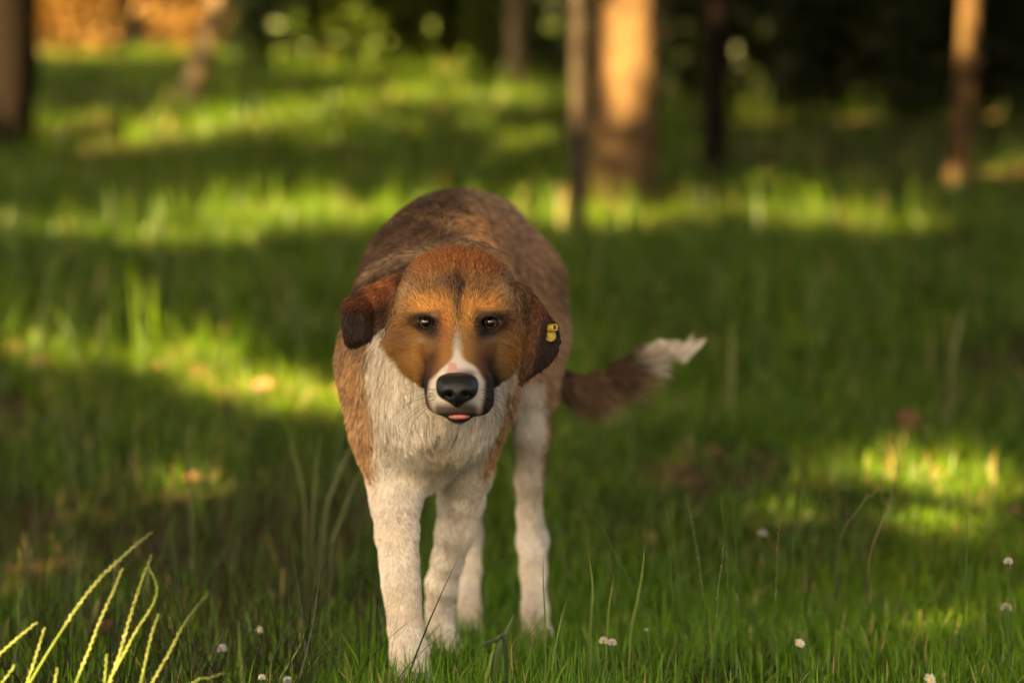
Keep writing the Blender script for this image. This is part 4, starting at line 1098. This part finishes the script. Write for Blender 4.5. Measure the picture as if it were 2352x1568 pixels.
def spike(pts, Y, frac, w, label, group=GSP, mats=None, gl=.0074, sw=.0011, name='grass_spike', every=.0042):
    P = np.array([W(x, y, Y) for x, y in pts])
    # root the stem in the ground below the picture
    b = P[-1]; z = float(ground_h(b[0], Y)); dirn = (P[-1] - P[-2]); dirn /= np.linalg.norm(dirn)
    if b[2] > z + .01:
        h = b[2] - z; P = np.concatenate([P, [b + np.array([dirn[0] * h * .6, .01, -h * .55])], [b + np.array([dirn[0] * h * .8, .015, -h - .01])]])
    C = bez(P[::-1], 40)                                 # from root to tip
    seg = np.linalg.norm(np.diff(C, axis=0), axis=1); L = np.concatenate([[0], np.cumsum(seg)])
    root = empty(name, C[0], label, 'grass spike' if name == 'grass_spike' else 'grass stem', group)
    ms, mh = mats or (M_STEM, M_SEED)
    V, Q = tube(C, np.linspace(sw * 1.25, sw * .55, len(C)), 6); mesh_np('stem', V, Q, 4, ms, root, smooth=True)
    s0 = L[-1] * (1 - frac); gr = []
    n = int((L[-1] - s0) / every)
    for k in range(n):
        s = s0 + (L[-1] - s0) * (k + .5) / n
        c = np.array([np.interp(s, L, C[:, a]) for a in range(3)]); c2 = np.array([np.interp(min(s + .004, L[-1]), L, C[:, a]) for a in range(3)])
        d = c2 - c
        if np.linalg.norm(d) < 1e-6: d = C[-1] - C[-2]
        d /= np.linalg.norm(d); side = np.cross(d, [0, 1, 0]); side /= np.linalg.norm(side)
        sg = 1 if k % 2 else -1; tp = 1 - .45 * (k / n) ** 2
        gr.append(grain(c + side * sg * w * .28 + np.array([0, random.uniform(-1, 1) * w * .2, 0]), d + side * sg * random.uniform(.12, .42) + np.array([0, random.uniform(-.2, .2), 0]), gl * tp * random.uniform(.75, 1.2), w * .66 * tp * random.uniform(.7, 1.3)))
    tri('seed_head', gr, mh, root)
YS = 2.86
for pts, fr, w, lab in [
    ([(350, 1220), (290, 1270), (210, 1350), (140, 1450), (68, 1568)], .42, .0046, 'longest pale yellow grass spike, leaning right over all the others in the front left corner'),
    ([(281, 1304), (262, 1352), (230, 1425), (205, 1490), (174, 1568)], .50, .0040, 'straight grass spike just right of the longest spike'),
    ([(349, 1274), (325, 1335), (298, 1420), (275, 1500), (251, 1568)], .55, .0040, 'steep grass spike touching the tip of the drooping spike'),
    ([(340, 1302), (356, 1330), (360, 1358), (350, 1390), (313, 1448), (280, 1510), (249, 1568)], .48, .0034, 'drooping grass spike bent over like a hook'),
    ([(478, 1361), (448, 1398), (420, 1437), (385, 1505), (349, 1568)], .55, .0038, 'rightmost leaning grass spike of the front left cluster'),
    ([(365, 1409), (350, 1450), (336, 1510), (324, 1568)], .6, .0036, 'short green grass spike between the hook and the rightmost leaning spike'),
    ([(85, 1428), (60, 1448), (25, 1478), (-20, 1520), (-60, 1560)], .75, .0042, 'grass spike leaning in from the left edge of the picture'),
    ([(103, 1439), (92, 1475), (75, 1530), (62, 1568)], .65, .0036, 'upright green grass spike next to the one at the left edge'),
    ([(34, 1526), (18, 1550), (0, 1575)], .6, .0044, 'stubby blurred grass spike in the bottom left corner'),
    ([(548, 1423), (550, 1470), (553, 1520), (556, 1568)], .55, .0034, 'lone upright grass spike standing apart, left of the front paw'),
    ([(516, 1544), (480, 1556), (440, 1570)], .75, .0040, 'low grass spike lying almost flat at the bottom edge'),
    ([(132, 1533), (128, 1555), (126, 1575)], .6, .0036, 'small grass spike tip at the bottom edge under the longest spike'),
    ([(245, 1501), (243, 1535), (240, 1570)], .6, .0032, 'thin short grass spike below the drooping one')]:
    spike(pts, YS, fr, w * .72, lab)
def cr(x, y): return (1240 + .4726 * x, 1010.6 + .4726 * y)
M_DSTEM = mat('dark_stem', (.045, .085, .02), .5, .2)
for pts, Y, lab in [
    ([cr(115, 230), cr(200, 300), cr(300, 420), cr(360, 540), cr(430, 660)], 3.6, 'arching seed stem right beside the hind leg'),
    ([cr(590, 240), cr(605, 340), cr(625, 460), cr(635, 640), cr(650, 800)], 3.6, 'thin seed stem in the right half, leftmost of a loose group'),
    ([cr(625, 300), cr(640, 420), cr(660, 560), cr(680, 760)], 3.55, 'short thin seed stem crowded against its taller left neighbour'),
    ([cr(710, 265), cr(735, 380), cr(760, 520), cr(775, 600), cr(800, 800)], 3.5, 'pale seed stem with whitish grains in the right half'),
    ([cr(870, 275), cr(890, 370), cr(905, 500), cr(915, 700)], 3.5, 'dark seed stem leaning towards the tallest stem in the right half'),
    ([cr(915, 200), cr(930, 300), cr(945, 420), cr(960, 640)], 3.55, 'tallest dark seed stem in the middle of the right grass'),
    ([cr(1170, 295), cr(1165, 400), cr(1155, 520), cr(1150, 680)], 3.45, 'upright pale grey seed stem left of the dry weed'),
    ([cr(1285, 210), cr(1265, 300), cr(1240, 420), cr(1225, 640)], 3.6, 'blurred seed stem leaning right, beside the dry weed'),
    ([cr(895, 480), cr(885, 600), cr(865, 750), cr(858, 1050)], 3.3, 'low yellowish seed stem in the sharp grass right of the flower pair'),
    ([cr(2075, 355), cr(2076, 430), cr(2075, 520), cr(2070, 700)], 3.45, 'lone fine seed stem near the right edge'),
    ([(105, 918), (130, 960), (150, 1010), (170, 1080), (185, 1200)], 4.2, 'pale drooping seed stem in the dark left grass'),
    ]:
    spike(pts, Y, .5, .0022, lab, 'fine seed stems in the grass', (M_DSTEM, M_SEED if 'pale' in lab or 'yellowish' in lab else M_DSTEM), .007, .0008, 'seed_stem', .0055)

def blade(name, pts, Y, w, tint, label, cat, group, m=M_GRASS, keel=.25):
    P = np.array([W(x, y, Y) for x, y in pts]); b = P[-1]; z = float(ground_h(b[0], Y))
    if b[2] > z: P = np.concatenate([P, [[b[0] + .3 * (b[0] - P[-2][0]), Y, z - .01]]])
    C = bez(P[::-1], 14); s = np.linspace(0, 1, 14)
    T = np.gradient(C, axis=0); T /= np.linalg.norm(T, axis=1)[:, None]; sd = np.cross(T, [0.25, 1, 0]); sd /= np.linalg.norm(sd, axis=1)[:, None]
    hw = (w * .5 * (np.minimum(1, .55 + s) * (1 - s ** 2.6)))[:, None]
    up = np.cross(sd, T)
    V = np.stack([C - sd * hw + up * hw * keel, C, C + sd * hw + up * hw * keel], 1).reshape(-1, 3)
    Q = []
    for k in range(13):
        a = 3 * k; Q += [[a, a + 1, a + 4, a + 3], [a + 1, a + 2, a + 5, a + 4]]
    col = np.repeat(np.array(tint)[None] * (.7 + .55 * s)[:, None], 3, 0)
    o = mesh_np(name, V, Q, 4, m, None, col); tag(o, label, cat, group)
GB = 'single tall grass blades in front'
YB = (.13, .19, .03)
for pts, Y, w, lab, tn in [
    ([cr(235, 550), cr(250, 640), cr(257, 740), cr(248, 900)], 3.35, .0040, 'broad bright grass blade standing upright right of the hind paw', YB),
    ([cr(510, 500), cr(500, 620), cr(478, 760), cr(440, 950)], 3.35, .0044, 'tall bright grass blade leaning right, second from the hind paw', YB),
    ([cr(20, 550), cr(16, 680), cr(22, 800), cr(28, 1000)], 3.30, .0030, 'tall thin grass blade crossing in front of the hind foot', YB),
    ([cr(362, 640), cr(350, 720), cr(335, 820), cr(325, 1000)], 3.35, .0030, 'slim grass blade between the two broad bright blades', YB),
    ([cr(130, 775), cr(105, 860), cr(80, 980), cr(60, 1100)], 3.25, .0034, 'short leaning grass blade close to the hind paw', YB),
    ([(1183, 1405), (1168, 1440), (1150, 1480), (1138, 1530)], 3.28, .0095, 'broad ribbed plantain leaf pointing up between the paws', (.055, .10, .02)),
    ([(1095, 1500), (1110, 1480), (1140, 1470), (1160, 1475)], 3.2, .008, 'dark folded leaf curling over between the paws', (.025, .05, .012)),
    ([(700, 1450), (690, 1480), (660, 1530), (640, 1568)], 3.3, .0035, 'long pale blade leaning right in front of the left shade', YB),
    ([(1135, 1470), (1128, 1510), (1120, 1545), (1115, 1575)], 2.95, .0048, 'blurred bright blade at the bottom edge in front of the paws', (.16, .20, .03)),
    ([(870, 1540), (872, 1560), (874, 1580)], 2.9, .0044, 'blurred yellow blade tip at the bottom edge beside the front paw', (.24, .22, .05)),
    ([(795, 1520), (797, 1548), (800, 1580)], 2.9, .0044, 'blurred green blade tip at the bottom edge left of the front paw', (.12, .18, .02)),
    ([(1250, 1590 - 180), (1222, 1450), (1190, 1480), (1180, 1520)], 3.35, .0026, 'thin dark blade bent across the hind foot', (.04, .08, .02)),
    ([(840, 960), (800, 1040), (765, 1120), (745, 1200)], 4.3, .007, 'wide pale blade leaning right beside the foreleg, blurred', (.11, .14, .04)),
    ([(738, 990), (728, 1060), (722, 1130), (716, 1220)], 4.3, .006, 'upright pale blade in the blurred tuft left of the dog', (.11, .14, .04)),
    ([(655, 960), (672, 1030), (690, 1100), (700, 1180)], 4.35, .007, 'pale blade leaning left in the blurred tuft left of the dog', (.11, .14, .04)),
    ([(845, 1050), (810, 1120), (780, 1200), (760, 1260)], 4.3, .006, 'lowest pale blade of the blurred tuft, beside the foreleg', (.11, .14, .04)),
    ([(430, 960), (432, 1040), (436, 1130), (440, 1200)], 4.7, .009, 'faint upright blade in the left shade before the brown leaf', (.10, .13, .03)),
    ([(2215, 690), (2205, 740), (2195, 790), (2185, 850)], 6.2, .014, 'tall pale blade far back at the right, strongly blurred', (.12, .15, .04)),
    ([(1680, 735), (1682, 800), (1680, 860)], 6.4, .018, 'blurred pale blade beyond the tip of the tail', (.12, .15, .03))]:
    blade('tall_grass', pts, Y, w, tn, lab, 'grass blade', GB)

# dry branching weed
wd = empty('dry_weed', W(*cr(1610, 620), 3.75) * [1, 1, 0], 'dark dried weed with forked stems and small seed knobs in the right grass', 'weed')
B = lambda pts, r0, r1, nm: mesh_np(nm, *(lambda vq: (vq[0], vq[1]))(tube(bez([W(*cr(x, y), 3.75) for x, y in pts], 12), np.linspace(r0, r1, 12), 6)), 4, M_DRY, wd, smooth=True)
B([(1590, 800), (1605, 560), (1650, 430), (1690, 330), (1730, 190), (1745, 110)], .0016, .0007, 'stem')
B([(1440, 780), (1465, 470), (1530, 360), (1580, 290), (1615, 190)], .0015, .0006, 'stem')
B([(1465, 470), (1420, 400), (1380, 290)], .0011, .0005, 'branch'); B([(1580, 290), (1640, 250), (1690, 240)], .0009, .0004, 'branch')
B([(1690, 330), (1660, 260), (1655, 140)], .0010, .0004, 'branch'); B([(1495, 420), (1490, 350), (1485, 300)], .0009, .0005, 'branch')
for x, y in ((1745, 110), (1615, 185), (1380, 285), (1657, 132), (1486, 296), (1758, 192), (1590, 355), (1510, 232), (1700, 360)):
    c = W(*cr(x, y), 3.75); V, Q = lathe(c - [0, 0, .003], (0, 0, 1), [(0, .0003), (.0015, .0026), (.0035, .003), (.006, .0018), (.007, .0002)], 8)
    mesh_np('seed_pod', V, Q, 4, M_DRY, wd, smooth=True)

# flowers
M_CLOVER = mat('clover_floret', (.60, .57, .44), .7, .15, transl=.25)
M_GREY = mat('fluff', (.50, .48, .44), .8, .1, transl=.25)
def stem_to(c, root, m=M_DSTEM):
    z = float(ground_h(c[0], c[1])); p = bez([[c[0] + .004, c[1], z - .01], [c[0] + .003, c[1], (z + c[2]) / 2], list(c)], 8)
    V, Q = tube(p, np.full(8, .0008), 5); mesh_np('stem', V, Q, 4, m, root, smooth=True)
def clover(px, py, Y, r, label, m=M_CLOVER, n=46):
    c = W(px, py, Y); root = empty('clover_flower', (c[0], c[1], float(ground_h(c[0], c[1]))), label, 'flower', 'white flowers in the grass')
    stem_to(c, root); g = []
    for k in range(n):
        z = 1 - 1.55 * (k + .5) / n; a = k * 2.39996; q = math.sqrt(max(0, 1 - z * z)); d = np.array([q * math.cos(a), q * math.sin(a), z])
        g.append(grain(c + d * r * .62, d + np.array([0, 0, .35]), r * .85, r * .26))
    tri('flower_head', g, m, root)
def daisy(px, py, Y, r, label, n=17):
    c = W(px, py, Y); root = empty('daisy', (c[0], c[1], float(ground_h(c[0], c[1]))), label, 'flower', 'white flowers in the grass')
    stem_to(c, root); ax = np.array([.25, -.75, .55]); ax /= np.linalg.norm(ax); u = np.cross(ax, [0, 0, 1]); u /= np.linalg.norm(u); v = np.cross(u, ax)
    for k in range(n):
        a = 2 * math.pi * k / n + random.uniform(-.08, .08); d = u * math.cos(a) + v * math.sin(a) + ax * random.uniform(.15, .4); s = np.cross(d, ax); s /= np.linalg.norm(s)
        L_ = r * random.uniform(.85, 1.1); w = r * .15
        V = [c + d * r * .2 - s * w * .5, c + d * r * .2 + s * w * .5, c + d * L_ * .7 + s * w, c + d * L_ + 0 * s, c + d * L_ * .7 - s * w]
        tri('petal', [(np.array(V), [[0, 1, 2, 3, 4]])], M_PETAL, root)
    V, Q = lathe(c, ax, [(-.001, .0003), (0, r * .34), (r * .18, r * .26), (r * .24, .0002)], 12); mesh_np('flower_centre', V, Q, 4, M_POLLEN, root, smooth=True)
clover(1387, 1472, 3.2, .0068, 'cream clover head, left one of a touching pair right of the dog')
clover(1406, 1476, 3.2, .0066, 'cream clover head, right one of a touching pair right of the dog')
daisy(1836, 1477, 3.3, 0.0079, 'white daisy with a yellow centre above a dark red leaf')
clover(2316, 1290, 3.4, .0070, 'white clover head on a dark stem near the right edge', M_GREY)
clover(2312, 1396, 3.3, .0085, 'spent greenish white clover head near the right edge, lower than the white one', mat('spent_floret', (.32, .34, .22), .8, .1, transl=.2), 40)
daisy(2135, 1560, 3.05, 0.0090, 'blurred white daisy at the bottom edge on the right')
clover(1751, 1226, 4.2, .0090, 'blurred white flower far back in the right grass', M_GREY, 30)
clover(1485, 1446, 3.4, .0034, 'tiny white flower bud right of the clover pair', M_GREY, 24)
clover(510, 1490, 3.45, .0085, 'dim white flower head in the dark grass left of the dog', M_GREY, 34)
daisy(596, 1447, 3.5, 0.0075, 'ragged white flower lying aslant in the dark grass left of the dog', 9)
clover(660, 1562, 3.0, .0060, 'white flower at the bottom edge left of the front paw', M_GREY, 30)
clover(602, 1556, 3.1, .0055, 'small white flower at the bottom edge, leftmost of two', M_GREY, 30)

# fallen leaves
def fallen(px, py, size, label, tint, Y=None, tilt=.35):
    p = groundpt(px, py) if Y is None else W(px, py, Y); p = np.array(p)
    p[2] = float(ground_h(p[0], p[1])) + .02 + size * .18
    az = random.uniform(0, 6.28); n = 9; s = np.linspace(0, 1, n); hw = .36 * np.sin(np.pi * s ** .8) + .01
    d = np.array([math.cos(az), math.sin(az), 0]); d2 = np.array([-d[1], d[0], 0]); V = []
    for k in range(n):
        c = p + d * (s[k] - .5) * size + np.array([0, 0, size * (.22 * (2 * s[k] - 1) ** 2)])
        V += [c + d2 * hw[k] * size + np.array([0, -.3 * hw[k] * size * 0, hw[k] * size * tilt * 1.2]), c, c - d2 * hw[k] * size + np.array([0, 0, hw[k] * size * tilt])]
    Q = []
    for k in range(n - 1): a = 3 * k; Q += [[a, a + 1, a + 4, a + 3], [a + 1, a + 2, a + 5, a + 4]]
    # stand the leaf up towards the light
    V = np.array(V); R_ = np.array(Matrix.Rotation(random.uniform(.3, .9), 3, 'X')); V = (V - p) @ R_.T + p
    o = mesh_np('fallen_leaf', V, Q, 4, M_LITTERT, None, np.tile(np.array(tint), (len(V), 1)), smooth=True)
    tag(o, label, 'leaf', 'fallen leaves in the grass')
M_LITTERT = mat('fallen_leaf', attr='tint', rough=.7, spec=.2, transl=.25)
OCH = (.34, .19, .08)
for px, py, sz, lab, tn in [
    (452, 885, .10, 'upright ochre leaf glowing in the sunlit band left of the dog', OCH), (598, 925, .12, 'pinkish tan leaf in the sunlit band, nearest to the dog', (.42, .24, .14)),
    (360, 870, .09, 'tan leaf in the sunlit band, left of the upright ochre one', OCH), (30, 835, .12, 'tan leaf in the sunlit band at the left edge', OCH), (90, 862, .11, 'brown leaf just below the sunlit band near the left edge', OCH),
    (510, 935, .09, 'dull brown leaf under the sunlit band between two bright ones', (.26, .14, .06)), (780, 925, .10, 'yellow tan leaf against the shoulder of the dog', (.42, .30, .10)),
    (442, 1135, .085, 'brown leaf lying in the dark left grass with a sun fleck on it', (.34, .19, .09)), (45, 1030, .07, 'small tan leaf in the dark grass at the left edge', OCH),
    (2090, 1005, .12, 'reddish brown leaf in the shade far right', (.36, .17, .08)), (2150, 1118, .06, 'small reddish leaf in the sunlit grass at the right', (.30, .10, .07)), (2165, 1160, .05, 'small pale leaf in the sunlit grass at the right', (.45, .30, .15)),
    (2330, 1215, .06, 'tan leaf in the sunlit grass at the right edge', OCH), (1640, 1062, .045, 'long brown leaf on the bare soil right of the hind leg', (.28, .15, .08)), (1560, 1050, .035, 'brown leaf on the bare soil, left end of the patch', (.28, .15, .08)),
    (1740, 1072, .035, 'brown leaf on the bare soil, right end of the patch', (.28, .15, .08)), (240, 1480, .05, 'reddish leaf behind the grass spikes', (.30, .14, .08)), (1540, 475, .3, 'big tan leaf heap at the foot of the thick sunlit trunk', (.45, .26, .10))]:
    fallen(px, py, sz * .72, lab, np.array(tn) * .45)
o = None
fallen(1830, 1503, .030, 'dark red leaf under the daisy', (.14, .035, .03), 3.33)
